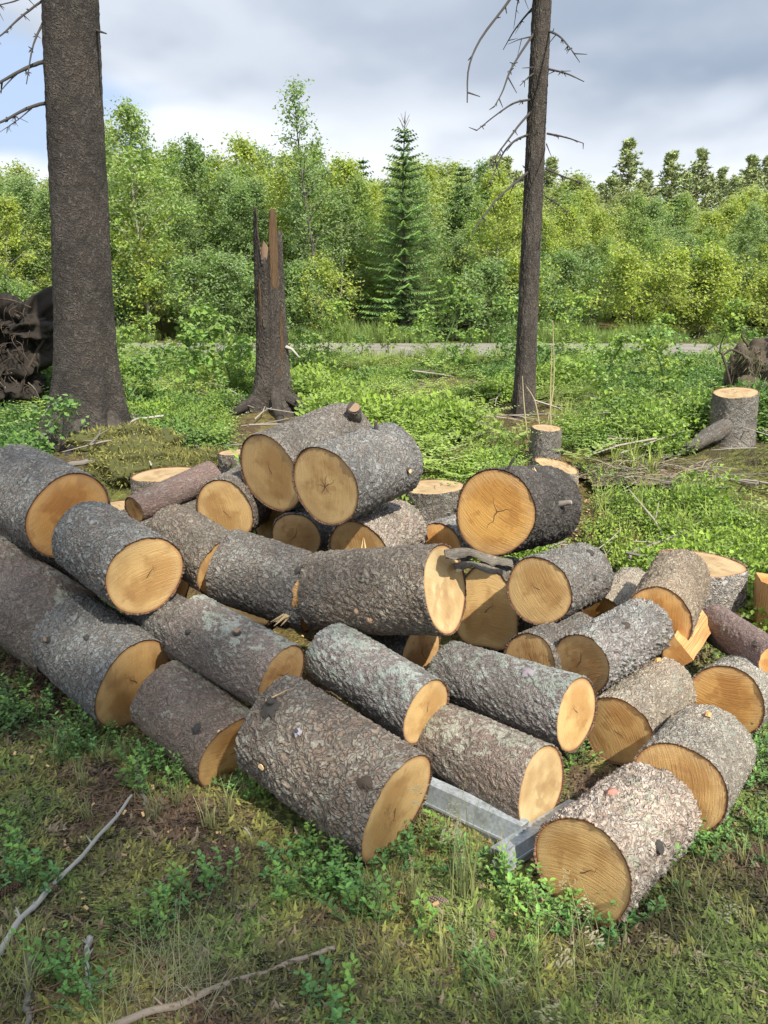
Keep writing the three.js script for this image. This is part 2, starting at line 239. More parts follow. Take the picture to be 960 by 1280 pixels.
// ---------------------------------------------------------------- the ground and the road
{
  const NX = 300, NZ = 340, pos = [], uv = [], col = [], idx = [];
  for (let j = 0; j <= NZ; j++) for (let i = 0; i <= NX; i++) {
    const a = i / NX * 2 - 1, b = j / NZ, x = Math.sign(a) * (Math.abs(a) * 2.2 + 130 * Math.pow(Math.abs(a), 4)), z = 2.5 - 5.5 * b - 190 * Math.pow(b, 3.6);
    pos.push(x, gh(x, z), z); uv.push(x / 1.6, -z / 1.6);
    const t = sstep(0.38, 0.62, fb(x * 0.9 + 3, z * 0.9 + 8, 3, 41)), g = sstep(3.0, 4.4, -z + (fb(x * 1.5, z * 1.5, 2, 44) - 0.5) * 1.2);
    let c = mix3([1.0, 0.88, 0.78], [1.12, 1.10, 0.86], t); c = mix3(c, mix3([1.0, 0.90, 0.75], [0.80, 0.95, 0.60], t), g); col.push(...c);
  }
  const s = NX + 1; for (let j = 0; j < NZ; j++) for (let i = 0; i < NX; i++) { const a = j * s + i; idx.push(a, a + 1, a + s, a + 1, a + s + 1, a + s); }
  const g = new THREE.BufferGeometry(); g.setAttribute('position', new THREE.Float32BufferAttribute(pos, 3)); g.setAttribute('uv', new THREE.Float32BufferAttribute(uv, 2)); g.setAttribute('color', new THREE.Float32BufferAttribute(col, 3)); g.setIndex(idx); g.computeVertexNormals();
  const hg = (u, v) => 0.5 * fbm(u, v, 60, 60, 4, 301) + 0.5 * fbm(u, v, 150, 150, 2, 302);
  const map = makeTex(1024, 1024, (u, v) => {
    const a = fbm(u, v, 7, 7, 4, 311), b = fbm(u, v, 40, 40, 3, 312), f = fbm(u, v, 200, 200, 2, 313), k = fbm(u, v, 90, 90, 2, 314);
    let c = mix3([0.085, 0.058, 0.034], [0.135, 0.118, 0.036], sstep(0.36, 0.60, a * 0.6 + b * 0.4));
    c = mix3(c, [0.20, 0.18, 0.06], sstep(0.55, 0.75, b * 0.5 + k * 0.5)); c = mix3(c, [0.04, 0.028, 0.018], sstep(0.60, 0.72, f * 0.4 + fbm(u, v, 25, 25, 3, 317) * 0.6));
    const m = 0.6 + 0.8 * f; return [c[0] * m, c[1] * m, c[2] * m];
  }, true);
  structure('ground', g, new THREE.MeshStandardMaterial({ map, bumpMap: makeTex(1024, 1024, hg, false), bumpScale: 0.03, roughness: 1, vertexColors: true }));

  const rp = [], ru = [], ri = [], n = 120, m = 12;
  for (let i = 0; i <= n; i++) for (let j = 0; j <= m; j++) { const x = -60 + 120 * i / n, z = lerp(ROAD[0], ROAD[1], j / m) + 0.35 * Math.sin(x * 0.09) + (j === 0 || j === m ? (fb(x * 0.8, j, 3, 77) - 0.5) * 0.5 : 0); rp.push(x, gh(x, z) + 0.03 + 0.04 * Math.sin(j / m * 3.14), z); ru.push(x / 3, z / 3); }
  for (let i = 0; i < n; i++) for (let j = 0; j < m; j++) { const a = i * (m + 1) + j; ri.push(a, a + m + 1, a + 1, a + 1, a + m + 1, a + m + 2); }
  const r = new THREE.BufferGeometry(); r.setAttribute('position', new THREE.Float32BufferAttribute(rp, 3)); r.setAttribute('uv', new THREE.Float32BufferAttribute(ru, 2)); r.setIndex(ri); r.computeVertexNormals();
  structure('gravel_road', r, new THREE.MeshStandardMaterial({ map: makeTex(512, 512, (u, v) => { const a = fbm(u, v, 6, 6, 4, 351), f = fbm(u, v, 120, 120, 2, 352), c = mix3([0.17, 0.155, 0.13], [0.33, 0.295, 0.25], a), k = 0.6 + 0.8 * f; return [c[0] * k, c[1] * k, c[2] * k]; }, true), bumpMap: makeTex(512, 512, (u, v) => fbm(u, v, 100, 100, 3, 353), false), bumpScale: 0.03, roughness: 1 }));
}

// ---------------------------------------------------------------- logs
const UP = V(0, 1, 0), LOGS = {};
function outline(seed, oval = 1, lobes = 0) {                      // how far a section is from round
  const p = [1, 2, 3, 4].map((i) => hash(i, seed, 7) * 6.283);
  return (th, s) => 1 + oval * (0.030 * Math.sin(2 * th + p[0]) + 0.018 * Math.sin(3 * th + p[1] + s) + 0.007 * Math.sin(5 * th + p[2] - s * 2)) + lobes * (0.5 * Math.sin(3 * th + p[3]) + 0.3 * Math.sin(5 * th + p[0]));
}
function barkTube(L, r0, r1, bark, seed, o = {}) {                 // along +z from 0 to L, the top of the log at angle 0
  const nT = o.nT || 136, nS = o.nS || Math.max(12, Math.round(L / 0.009)), sh = o.shape || outline(seed, o.oval ?? 1, o.lobes || 0);
  const pos = [], uv = [], col = [], idx = [], rows = [], oy = o.y || 0, tA = o.tiltA || [0, 0], tB = o.tiltB || [0, 0];
  rows.push([0.0, -0.007, 1], [0.0, -0.002, 0.6]); for (let j = 0; j <= nS; j++) rows.push([j / nS, 0, 0]); rows.push([1, -0.002, 0.6], [1, -0.007, 1]);
  for (const [s, inset, lip] of rows) for (let i = 0; i <= nT; i++) {
    const th = (i % nT) / nT * 6.28318, u = i / nT * (o.uRep || 1) + 0.25 + (o.roll || 0), v = s * L / (o.vLen || 0.8) + hash(seed, 3, 3);
    const h = bark.sample(u, v); let r = lerp(r0, r1, s) * sh(th, s * L * 4) + (lip ? 0 : (h - 0.42) * bark.disp * 1.6) + inset;
    if (o.swell) r += o.swell(th, s);
    const x = Math.sin(th) * r, y = Math.cos(th) * r, e = (s === 0 ? -1 : s === 1 ? 1 : 0) * (0.003 * hash(i % nT, 1, seed) + 0.010 * Math.max(0, vnoise(i % nT * 0.22, s, 30, 0, seed) - 0.55));
    const zz = s * L + (1 - s) * (tA[0] * x + tA[1] * y) + s * (tB[0] * x + tB[1] * y) + e + (lip === 1 ? (s === 0 ? 0.004 : -0.004) : 0);
    pos.push(x, y + oy, zz); uv.push(u, v); lip ? col.push(0.75, 0.45, 0.3) : col.push(1, 1, 1);
  }
  const s = nT + 1; for (let j = 0; j < rows.length - 1; j++) for (let i = 0; i < nT; i++) { const a = j * s + i; idx.push(a, a + s, a + 1, a + 1, a + s, a + s + 1); }
  const g = new THREE.BufferGeometry(); g.setAttribute('position', new THREE.Float32BufferAttribute(pos, 3)); g.setAttribute('uv', new THREE.Float32BufferAttribute(uv, 2)); g.setAttribute('color', new THREE.Float32BufferAttribute(col, 3)); g.setIndex(idx); g.computeVertexNormals();
  return g;
}
function sawnFace(L, r, s, seed, o = {}) {                          // the disc at one end
  const nT = 72, nR = 7, sh = o.shape || outline(seed, o.oval ?? 1, o.lobes || 0), pos = [], uv = [], idx = [], tl = (s ? o.tiltB : o.tiltA) || [0, 0], a0 = hash(seed, 5, s + 1) * 6.28;
  pos.push(0, o.y || 0, s * L + (s ? -0.001 : 0.001)); uv.push(0.5, 0.5);
  for (let k = 1; k <= nR; k++) for (let i = 0; i < nT; i++) {
    const th = i / nT * 6.28318, q = k / nR, rr = (r * sh(th, s * L * 4) - 0.004 + (o.swell ? o.swell(th, s) : 0)) * q, x = Math.sin(th) * rr, y = Math.cos(th) * rr;
    pos.push(x, y + (o.y || 0), s * L + tl[0] * x + tl[1] * y + (s ? -1 : 1) * 0.002); uv.push(0.5 + 0.495 * q * Math.sin(th + a0), 0.5 + 0.495 * q * Math.cos(th + a0));
  }
  const f = (a, b, c) => s ? idx.push(a, c, b) : idx.push(a, b, c);
  for (let i = 0; i < nT; i++) f(0, 1 + (i + 1) % nT, 1 + i);
  for (let k = 0; k < nR - 1; k++) for (let i = 0; i < nT; i++) { const a = 1 + k * nT + i, b = 1 + k * nT + (i + 1) % nT; f(a, b, a + nT); f(b, b + nT, a + nT); }
  const g = new THREE.BufferGeometry(); g.setAttribute('position', new THREE.Float32BufferAttribute(pos, 3)); g.setAttribute('uv', new THREE.Float32BufferAttribute(uv, 2)); g.setIndex(idx); g.computeVertexNormals(); return g;
}
function makeLog(id, spec) {
  const { A, B, r0, r1, bark, wood, label, seed, name = 'spruce_log', lobes, oval } = spec;
  const z = B.clone().sub(A), L = z.length(); z.normalize(); const y = UP.clone().addScaledVector(z, -UP.dot(z)).normalize(), x = V().crossVectors(y, z);
  const mid = A.clone().lerp(B, 0.5).addScaledVector(y, -(r0 + r1) / 2);
  const g = thing(name, label, 'log', mid, 'sawn logs in the heap');
  g.quaternion.setFromRotationMatrix(new THREE.Matrix4().makeBasis(x, y, z));
  const R = rng(seed * 7 + 1), o = { y: (r0 + r1) / 2, lobes, oval, roll: spec.roll ?? (R() - 0.5) * 0.12, tiltA: spec.tilt || [(R() - 0.5) * 0.17, (R() - 0.5) * 0.17], tiltB: [(R() - 0.5) * 0.10, (R() - 0.5) * 0.10], nT: spec.nT };
  const shift = (q) => q.translate(0, 0, -L / 2);
  const bm = BARK[bark].mat.clone(), tv = (0.82 + 0.26 * R()), th = (R() - 0.5) * 0.16; bm.color = new THREE.Color().setRGB(tv * (1 + th), tv, tv * (1 - th * 1.1));   // each log its own shade of bark
  part('bark', shift(barkTube(L, r0, r1, BARK[bark], seed, o)), bm, g);
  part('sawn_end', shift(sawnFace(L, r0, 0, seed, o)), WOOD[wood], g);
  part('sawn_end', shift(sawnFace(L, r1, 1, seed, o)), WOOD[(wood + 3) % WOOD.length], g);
  LOGS[id] = { g, A, B, r0, r1, L, x, y, z, o };
  return g;
}
function hitLog(id, u, v) {                                        // where a pixel's ray meets a log: position and outward normal in the log's own axes
  const l = LOGS[id], d = ray(u, v).normalize(), e = V(0, EYE, 0).sub(l.A), r = (l.r0 + l.r1) / 2;
  const dz = d.dot(l.z), ez = e.dot(l.z), dp = d.clone().addScaledVector(l.z, -dz), ep = e.clone().addScaledVector(l.z, -ez);
  const a = dp.dot(dp), b = 2 * dp.dot(ep), c = ep.dot(ep) - r * r, q = b * b - 4 * a * c, t = (-b - Math.sqrt(Math.max(0, q))) / (2 * a);
  const s = Math.min(l.L - 0.01, Math.max(0.01, ez + dz * t)), n = dp.clone().multiplyScalar(t).add(ep).normalize();
  const nl = V(n.dot(l.x), n.dot(l.y), 0).normalize(); return { p: V(nl.x * r, nl.y * r + l.o.y, s - l.L / 2), n: nl };
}
function alongNormal(g, p, n, lean) {                               // turns a shape built along +y
  const d = n.clone().add(lean || V()).normalize(); g.applyQuaternion(new THREE.Quaternion().setFromUnitVectors(UP, d)); g.translate(p.x, p.y, p.z); return g;
}
function stub(id, u, v, r, len, lean, mat = M.deadBranch, end = M.oldWood, name = 'branch_stub') {
  const h = hitLog(id, u, v), pts = [V(0, -0.02, 0), V(0, len * 0.35, 0), V(r * 0.15, len * 0.75, 0), V(0, len, 0)];
  const st = part(name, alongNormal(white(sweep(pts, [r * (r > 0.03 ? 1.12 : 1.4), r * 1.05, r, r * 0.95], 10, true, 0.22, Math.round(u))), h.p, h.n, lean), mat, LOGS[id].g);
  if (end) part('cut_end', alongNormal(new THREE.CylinderGeometry(r * 0.84, r * 0.84, 0.003, 12).translate(0, len + 0.002, 0), h.p, h.n, lean), end, st);
}
function splinters(id, u, v, n, len, lean, seed) {
  const h = hitLog(id, u, v), R = rng(seed);
  for (let i = 0; i < n; i++) {
    const l = len * (0.5 + R() * 0.6), w = 0.004 + R() * 0.007, g = new THREE.CylinderGeometry(0.0012, w, l, 4).scale(1, 1, 0.5).translate(0, l / 2 - 0.008, 0);
    g.rotateX((R() - 0.5) * 0.5).rotateZ((R() - 0.5) * 0.5);
    part('splinter', alongNormal(g, h.p.clone().add(V((R() - 0.5) * 0.03, (R() - 0.5) * 0.01, (R() - 0.5) * 0.03)), h.n, lean), M.splinter, LOGS[id].g);
  }
}
function patch(id, u, v, w, l, mat, name, seed) {                   // a ragged patch of bared wood lying on the bark, following its curve
  const h = hitLog(id, u, v), lg = LOGS[id], th0 = Math.atan2(h.n.x, h.n.y), r = (lg.r0 + lg.r1) / 2, pos = [], uv = [], idx = [], n = 20;
  pos.push(0, 0, 0); uv.push(0.5, 0.5); const place = (dt, dz, lift) => { const th = th0 + dt / r, q = r * outlineOf(lg, th) + lift; return [Math.sin(th) * q, Math.cos(th) * q + lg.o.y, h.p.z + dz]; };
  const c = place(0, 0, 0.008); pos.splice(0, 3, ...c);
  for (const k of [0.6, 1]) for (let i = 0; i < n; i++) { const a = i / n * 6.283, q = (0.65 + 0.6 * hash(i, k * 10, seed)) * k; pos.push(...place(Math.cos(a) * w * q, Math.sin(a) * l * q, k === 1 ? -0.002 : 0.008)); uv.push(0.5 + Math.cos(a) * w * q * 4, 0.5 + Math.sin(a) * l * q * 2); }
  for (let i = 0; i < n; i++) { const j = (i + 1) % n; idx.push(0, 1 + i, 1 + j, 1 + i, 1 + n + i, 1 + j, 1 + j, 1 + n + i, 1 + n + j); }
  const g = new THREE.BufferGeometry(); g.setAttribute('position', new THREE.Float32BufferAttribute(pos, 3)); g.setAttribute('uv', new THREE.Float32BufferAttribute(uv, 2)); g.setIndex(idx); g.computeVertexNormals(); part(name, g, mat, lg.g);
}
function outlineOf(lg, th) { return 1.0; }

// pixel of the near end's centre, its height in pixels, its diameter; pixel of the far end's centre, length, taper; bark, wood, label
const LOG_TABLE = [
  ['A', 87, 645, 112, .40, 15, 605, .56, 1.0, 'scaly', 2, 'thick scaly log lying highest at the end of the heap below the big trunk'],
  ['B', 182, 720, 108, .345, 112, 671, .44, .98, 'rough', 4, 'short propped log with coarse curling bark and a small crack in its end'],
  ['D', 168, 855, 117, .375, 88, 793, .48, .97, 'scaly', 0, 'thick grey scaly bottom log with its sawn end half hidden'],
  ['Ca', 84, 789, 116, .385, -30, 716, .52, .97, 'lichen', 3, 'brownish bottom log running under the short log with coarse curling bark'],
  ['E', 292, 940, 105, .30, 206, 867, .42, .97, 'lichen', 0, 'bottom log in lichen patched bark, its sawn end tucked behind the biggest front log'],
  ['F', 497, 1010, 144, .355, 343, 905, .54, .98, 'rough', 4, 'biggest front log with dark rough bark and a pale torn branch stub'],
  ['G', 352, 848, 92, .27, 238, 783, .48, .97, 'lichen', 3, 'lichen spotted log in the second layer above the biggest front log\'s stub'],
  ['H', 533, 890, 91, .255, 412, 815, .50, .97, 'crust', 4, 'log crusted with pale green lichen resting between two others above the metal beam'],
  ['I', 721, 893, 95, .27, 558, 838, .58, .9, 'crust', 4, 'long tapering log covered in green grey lichen with a notch in its sawn end'],
  ['J', 677, 985, 106, .275, 548, 925, .45, .97, 'lichen', 5, 'brownish bottom log lying behind the galvanised beam'],
  ['K', 727, 1088, 138, .305, 815, 1010, .46, .97, 'pale', 0, 'pale grey flaky log standing out in front with its end among bilberry leaves'],
  ['L', 848, 985, 118, .298, 888, 930, .42, .97, 'tan', 0, 'tan flaky log behind the pale grey flaky log, its sawn end a sliver'],
  ['M', 771, 914, 92, .272, 830, 860, .44, .97, 'tan', 0, 'speckled tan log on the ground below the log with half sunlit bark'],
  ['N', 727, 830, 82, .25, 806, 783, .44, .98, 'pale', 3, 'half sunlit streaked grey log lying on the speckled tan log'],
  ['O', 822, 775, 86, .285, 850, 722, .48, .97, 'tan', 2, 'sunny log with curling golden bark in front of the lobed stump'],
  ['P', 906, 877, 95, .295, 948, 848, .40, .97, 'tan', 2, 'log at the heap\'s sunny end with a shadow across its orange sawn end'],
  ['X', 618, 641, 111, .40, 682, 632, .50, .97, 'trunk', 7, 'thick dark barked log on top with a bright orange cracked sawn end'],
  ['Y', 673, 739, 90, .30, 727, 717, .45, .97, 'rough', 4, 'log just under the thick dark barked top log, touching the loose bark strips'],
  ['Sl', 337, 592, 104, .405, 432, 546, .60, .95, 'scaly', 4, 'topmost thick log with a sawn off branch on its crown'],
  ['Sr', 406, 608, 106, .365, 490, 574, .50, .97, 'scaly', 1, 'topmost log with a star crack in its round yellow sawn end'],
  ['T', 281, 638, 80, .325, 330, 605, .48, .97, 'rough', 4, 'log below the topmost pair beside the thin pinkish log'],
  ['U', 370, 673, 64, .25, 395, 655, .45, .97, 'rough', 3, 'small log end wedged in the dark gap under the topmost pair'],
  ['V', 447, 690, 84, .31, 500, 660, .45, .97, 'pale', 0, 'log beneath the star cracked topmost log with pale bark'],
  ['W', 545, 686, 66, .27, 575, 672, .40, .97, 'pale', 2, 'pale log half hidden under the thick dark barked top log'],
  ['R3', 557, 736, 112, .34, 402, 741, .57, .97, 'scaly', 5, 'last section of the trunk sawn in three with an upright wood splinter'],
  ['R2', 398, 741, 101, .318, 285, 708, .43, 1.0, 'scaly', 0, 'middle section of the trunk sawn in three with a torn splintery wound'],
  ['R1', 274, 705, 93, .302, 214, 665, .38, .95, 'scaly', 0, 'first and thinnest section of the trunk sawn in three amid the heap'],
  ['AA', 662, 828, 78, .25, 725, 798, .36, .97, 'rough', 3, 'shaded log deep between the long lichen log and the half sunlit log'],
  ['G0', 262, 806, 80, .26, 188, 766, .42, .97, 'scaly', 3, 'dark log in the gap behind the lichen spotted second layer log'],
  ['H2', 526, 816, 74, .245, 450, 795, .35, .97, 'scaly', 3, 'dark log under the splintered trunk end, behind the long tapering lichen log'],
  ['AB', 757, 778, 68, .26, 792, 738, .40, .97, 'tan', 2, 'pale log behind the half sunlit log with a bright edge of sawn end'],
];
const JOINT = {};
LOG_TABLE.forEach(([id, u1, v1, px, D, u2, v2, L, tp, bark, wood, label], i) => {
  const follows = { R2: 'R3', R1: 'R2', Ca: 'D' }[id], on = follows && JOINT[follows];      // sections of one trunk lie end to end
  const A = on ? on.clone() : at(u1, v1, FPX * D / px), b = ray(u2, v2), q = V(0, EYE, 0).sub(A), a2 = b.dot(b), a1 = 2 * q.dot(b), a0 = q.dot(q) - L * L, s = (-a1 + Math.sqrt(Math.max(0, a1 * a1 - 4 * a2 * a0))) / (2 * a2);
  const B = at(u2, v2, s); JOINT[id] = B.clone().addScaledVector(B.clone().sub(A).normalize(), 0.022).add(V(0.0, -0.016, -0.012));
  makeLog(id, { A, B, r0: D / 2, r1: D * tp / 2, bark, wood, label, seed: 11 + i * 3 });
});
// marks, stubs and wounds that the photograph shows on them
stub('F', 337, 880, 0.012, 0.03, V(-0.2, 0, -0.35), M.deadBranch, null); patch('F', 338, 884, 0.035, 0.03, M.deadBranch, 'knot_patch', 41); splinters('F', 334, 878, 1, 0.10, V(-0.9, 0, -0.6), 5); stub('F', 330, 957, 0.014, 0.012, null, M.root, M.splinter); patch('F', 372, 915, 0.016, 0.014, plain([0.30, 0.29, 0.33]), 'resin_patch', 42); stub('F', 372, 915, 0.006, 0.014, null, M.deadBranch, null); patch('F', 458, 978, 0.022, 0.028, M.root, 'resin_patch', 4);
stub('Sl', 443, 520, 0.036, 0.075, V(0.25, 0, -0.45), BARK.rough.mat, M.oldWood, 'sawn_branch'); stub('Sr', 470, 535, 0.008, 0.03); stub('Sr', 508, 588, 0.013, 0.018, null, M.root, M.splinter);
stub('X', 700, 630, 0.012, 0.05, V(0, 0, 0.3), M.twig, M.twigPale); stub('X', 612, 590, 0.006, 0.07, V(-0.3, 0, 0), M.deadBranch, null); patch('X', 695, 640, 0.03, 0.03, M.deadBranch, 'knot_patch', 8); splinters('X', 665, 588, 2, 0.035, V(0.5, 0, -0.3), 15);
splinters('R3', 455, 686, 2, 0.075, V(0.1, 0.4, -0.35), 21); patch('R3', 445, 765, 0.014, 0.012, M.oldWood, 'knot_patch', 9); patch('R3', 462, 776, 0.016, 0.014, M.oldWood, 'knot_patch', 10);
patch('R2', 372, 740, 0.085, 0.022, SPLIT, 'bared_wood', 12); splinters('R2', 358, 768, 7, 0.07, V(-0.3, -0.5, 0.7), 31); patch('R2', 374, 712, 0.020, 0.016, M.deadBranch, 'knot_patch', 14);
stub('G', 297, 793, 0.014, 0.02); patch('G', 235, 790, 0.014, 0.012, M.deadBranch, 'knot_patch', 15); stub('D', 59, 800, 0.012, 0.01); patch('D', 108, 797, 0.014, 0.014, M.deadBranch, 'knot_patch', 16);
patch('E', 245, 912, 0.022, 0.022, M.deadBranch, 'knot_patch', 17); splinters('E', 290, 930, 1, 0.03, V(0.3, 0, -1), 33); stub('K', 820, 1060, 0.02, 0.012, null, M.deadBranch, M.deadBranch); patch('K', 765, 990, 0.016, 0.022, plain([0.42, 0.20, 0.15]), 'rubbed_bark', 18);
patch('N', 783, 782, 0.02, 0.02, M.root, 'knot_patch', 19); patch('Y', 738, 690, 0.02, 0.02, M.deadBranch, 'knot_patch', 20); patch('Y', 742, 722, 0.02, 0.02, M.deadBranch, 'knot_patch', 23); patch('L', 822, 880, 0.010, 0.045, SPLIT, 'bared_wood', 24); patch('L', 885, 893, 0.012, 0.02, SPLIT, 'bared_wood', 25);
patch('M', 822, 825, 0.014, 0.018, SPLIT, 'bared_wood', 26); patch('I', 660, 840, 0.025, 0.035, plain([0.24, 0.21, 0.23]), 'bare_bark', 27);
const depthOf = (p) => (p.y - EYE) * -SP + -p.z * CP;
function logBetween(id, A, B, r0, r1, bark, wood, label, extra = {}) { return makeLog(id, { A, B, r0, r1, bark, wood, label, seed: 200 + Object.keys(LOGS).length * 5, ...extra }); }
logBetween('Z', at(605, 762, 3.62), at(640, 745, 4.0), 0.19, 0.18, 'rough', 4, 'butt log with a flared uneven outline and sunlit sawn face behind the loose bark strips', { lobes: 0.15, tilt: [0.15, 0.1] });
logBetween('Pk', at(168, 637, 3.78), at(264, 595, 4.2), 0.066, 0.082, 'pink', 3, 'thin pinkish log slanting up towards the topmost pair', { name: 'thin_log', nT: 90 });
logBetween('Q', at(970, 829, 3.02), at(893, 779, 3.5), 0.078, 0.085, 'pink', 2, 'thin reddish brown log lying on the sunny end log', { name: 'thin_log', nT: 90 });
stub('Q', 945, 806, 0.012, 0.012, null, M.root, M.deadBranch);
logBetween('h1', V(-0.72, 0.22, -3.62), V(-0.5, 0.25, -4.1), 0.19, 0.185, 'rough', 5, 'shadowed bottom log below the small wedged log end');
logBetween('h2', V(-0.2, 0.20, -3.45), V(0.1, 0.21, -3.85), 0.18, 0.175, 'rough', 5, 'shadowed bottom log below the pale barked log under the star cracked one');

logBetween('h3', V(-1.0, 0.42, -3.42), V(-1.95, 0.55, -3.75), 0.18, 0.175, 'rough', 3, 'shadowed log hidden behind the high end log and the short propped one');
logBetween('h4', V(-0.62, 0.52, -4.02), V(-0.18, 0.56, -4.42), 0.17, 0.165, 'rough', 3, 'shadowed log hidden behind the wedged log end below the topmost pair');

// split billets: a sector of a log, split faces inside, bark outside
function makeBillet(A, B, r, a0, aw, bark, label, seed) {
  const z = B.clone().sub(A), L = z.length(); z.normalize(); const y = (Math.abs(z.y) > 0.9 ? V(0, 0, -1) : UP.clone()); y.addScaledVector(z, -y.dot(z)).normalize(); const x = V().crossVectors(y, z);
  const g = thing('split_billet', label, 'firewood', A, 'split firewood'); g.quaternion.setFromRotationMatrix(new THREE.Matrix4().makeBasis(x, y, z));
  const n = 20, m = 14, w = (s) => 0.010 * (hash(Math.round(s * m), 4, seed) - 0.5);
  const arc = (k, s) => { const a = a0 + aw * k / n, q = r * (1 + 0.02 * Math.sin(a * 3 + seed)) + (BARK[bark].sample(k / n * 0.3, s * L / 0.8) - 0.42) * 0.01; return [Math.sin(a) * q, Math.cos(a) * q, s * L]; };
  const mk = (rows, mat, name) => { const pos = [], uv = [], idx = [], c = rows[0].length; rows.forEach((row, j) => row.forEach((p, i) => { pos.push(...p); uv.push(...(name === 'bark' ? [i / (c - 1) * 0.35, p[2] / 0.8] : name === 'sawn_end' ? [0.5 + p[0] / r * 0.49, 0.5 + p[1] / r * 0.49] : [Math.hypot(p[0], p[1]) * 3, p[2] * 1.2])); })); for (let j = 0; j < rows.length - 1; j++) for (let i = 0; i < c - 1; i++) { const a = j * c + i; idx.push(a, a + c, a + 1, a + 1, a + c, a + c + 1); } const q = new THREE.BufferGeometry(); q.setAttribute('position', new THREE.Float32BufferAttribute(pos, 3)); q.setAttribute('uv', new THREE.Float32BufferAttribute(uv, 2)); q.setIndex(idx); q.computeVertexNormals(); if (name === 'bark') white(q); part(name, q, mat, g); };
  const S = [...Array(m + 1).keys()].map((j) => j / m), K = [...Array(n + 1).keys()];
  mk(S.map((s) => K.map((k) => arc(k, s))), BARK[bark].mat, 'bark');
  for (const k of [0, n]) mk(S.map((s) => [0, 1, 2, 3, 4, 5].map((i) => { const p = arc(k, s), t = i / 5, b = i > 0 && i < 5 ? 0.012 * (vnoise(i * 1.3, s * 5, 0, 0, seed + k) - 0.5) : w(s) * 0.6; return [p[0] * t + b, p[1] * t - b, p[2]]; })), SPLIT, 'split_face');
  for (const s of [0, 1]) mk([K.map(() => [w(s) * 0.6, -w(s) * 0.6, s * L]), K.map((k) => arc(k, s))], WOOD[2], 'sawn_end');
  return g;
}
makeBillet(at(866, 826, 3.10), at(893, 784, 3.42), 0.12, 0.75, 1.6, 'tan', 'split billet with a smooth orange face wedged below the sunny curling bark log', 5);
makeBillet(at(856, 808, 3.20), at(881, 768, 3.48), 0.085, 0.5, 1.7, 'tan', 'thin split billet with a pointed orange edge touching the sunny curling bark log', 9);
{ const b = onGround(948, 812); b.y -= 0.02; makeBillet(b.clone().add(V(-0.03, 0, 0)), b.clone().add(V(-0.02, 0.37, -0.02)), 0.17, 0.3, 2.6, 'lichen', 'upright split half round with an orange face standing on the ground', 13); }

// stumps: a sawn trunk still rooted
const SIGHT = [];                                                    // things whose foot shows: little grows right before them
function makeStump(u, vTop, wpx, vBase, bark, wood, label, o = {}) {
  const base = onGround(u, vBase), d = depthOf(base), r = wpx / 2 * d / FPX, top = at(u, vTop, d), h = Math.max(0.04, top.y - base.y) + 0.08;
  base.y -= 0.08; const g = thing('tree_stump', label, 'stump', base, 'stumps of the felled trees'); const seed = Math.round(u * 3 + vTop), fl = o.flare ?? 0.18;
  const oo = { lobes: o.lobes || 0, swell: (th, s) => r * fl * Math.exp(-s * h / 0.10) * (1 + 0.7 * Math.sin(3 * th + seed)), tiltB: o.tilt || [0.03, 0.02], nS: Math.max(10, Math.round(h / 0.012)), nT: 120 };
  part('bark', barkTube(h, r * 1.03, r, BARK[bark], seed, oo).rotateX(-Math.PI / 2), BARK[bark].mat, g);
  part('sawn_top', sawnFace(h, r, 1, seed, oo).rotateX(-Math.PI / 2), WOOD[wood], g);
  SIGHT.push([base.x, base.z, r]); return { g, r, h, base };
}
makeStump(213, 590, 84, 640, 'rough', 6, 'wide low pale topped stump between the mossy roots and the thin pinkish log');
makeStump(296, 563, 40, 610, 'rough', 6, 'narrow stump peeping out behind the sawn branch log at the top of the heap');
makeStump(541, 605, 76, 660, 'rough', 6, 'dark barked stump between the topmost pair and the thick dark barked top log');
makeStump(681, 533, 37, 575, 'scaly', 6, 'slim upright stump in the grass before the thin spruce', { tilt: [-0.05, 0.1] });
makeStump(694, 580, 54, 618, 'tan', 6, 'ragged pale stump just behind the thick dark barked top log', { lobes: 0.05, tilt: [-0.25, 0.12] });
makeStump(150, 630, 46, 655, 'rough', 6, 'low cut stump between the short coarse log and the high end log');
makeStump(868, 697, 100, 775, 'pale', 6, 'broad lobed stump behind the sunny curling bark log', { lobes: 0.05, tilt: [-0.05, 0.02], flare: 0.08 });
{ const s = makeStump(913, 489, 51, 548, 'scaly', 6, 'flared stump leaning by the mound of upturned roots', { flare: 0.45, tilt: [0.12, 0.15] }); SIGHT.push([s.base.x, s.base.z, 0.36, 1.1]); part('root', white(sweep(curve([V(-0.1, 0.2, 0.1), V(-0.4, 0.08, 0.25), V(-0.6, 0, 0.3)], 10), (t) => 0.09 - 0.06 * t, 10, true, 0.3, 4)), BARK.rough.mat, s.g); }
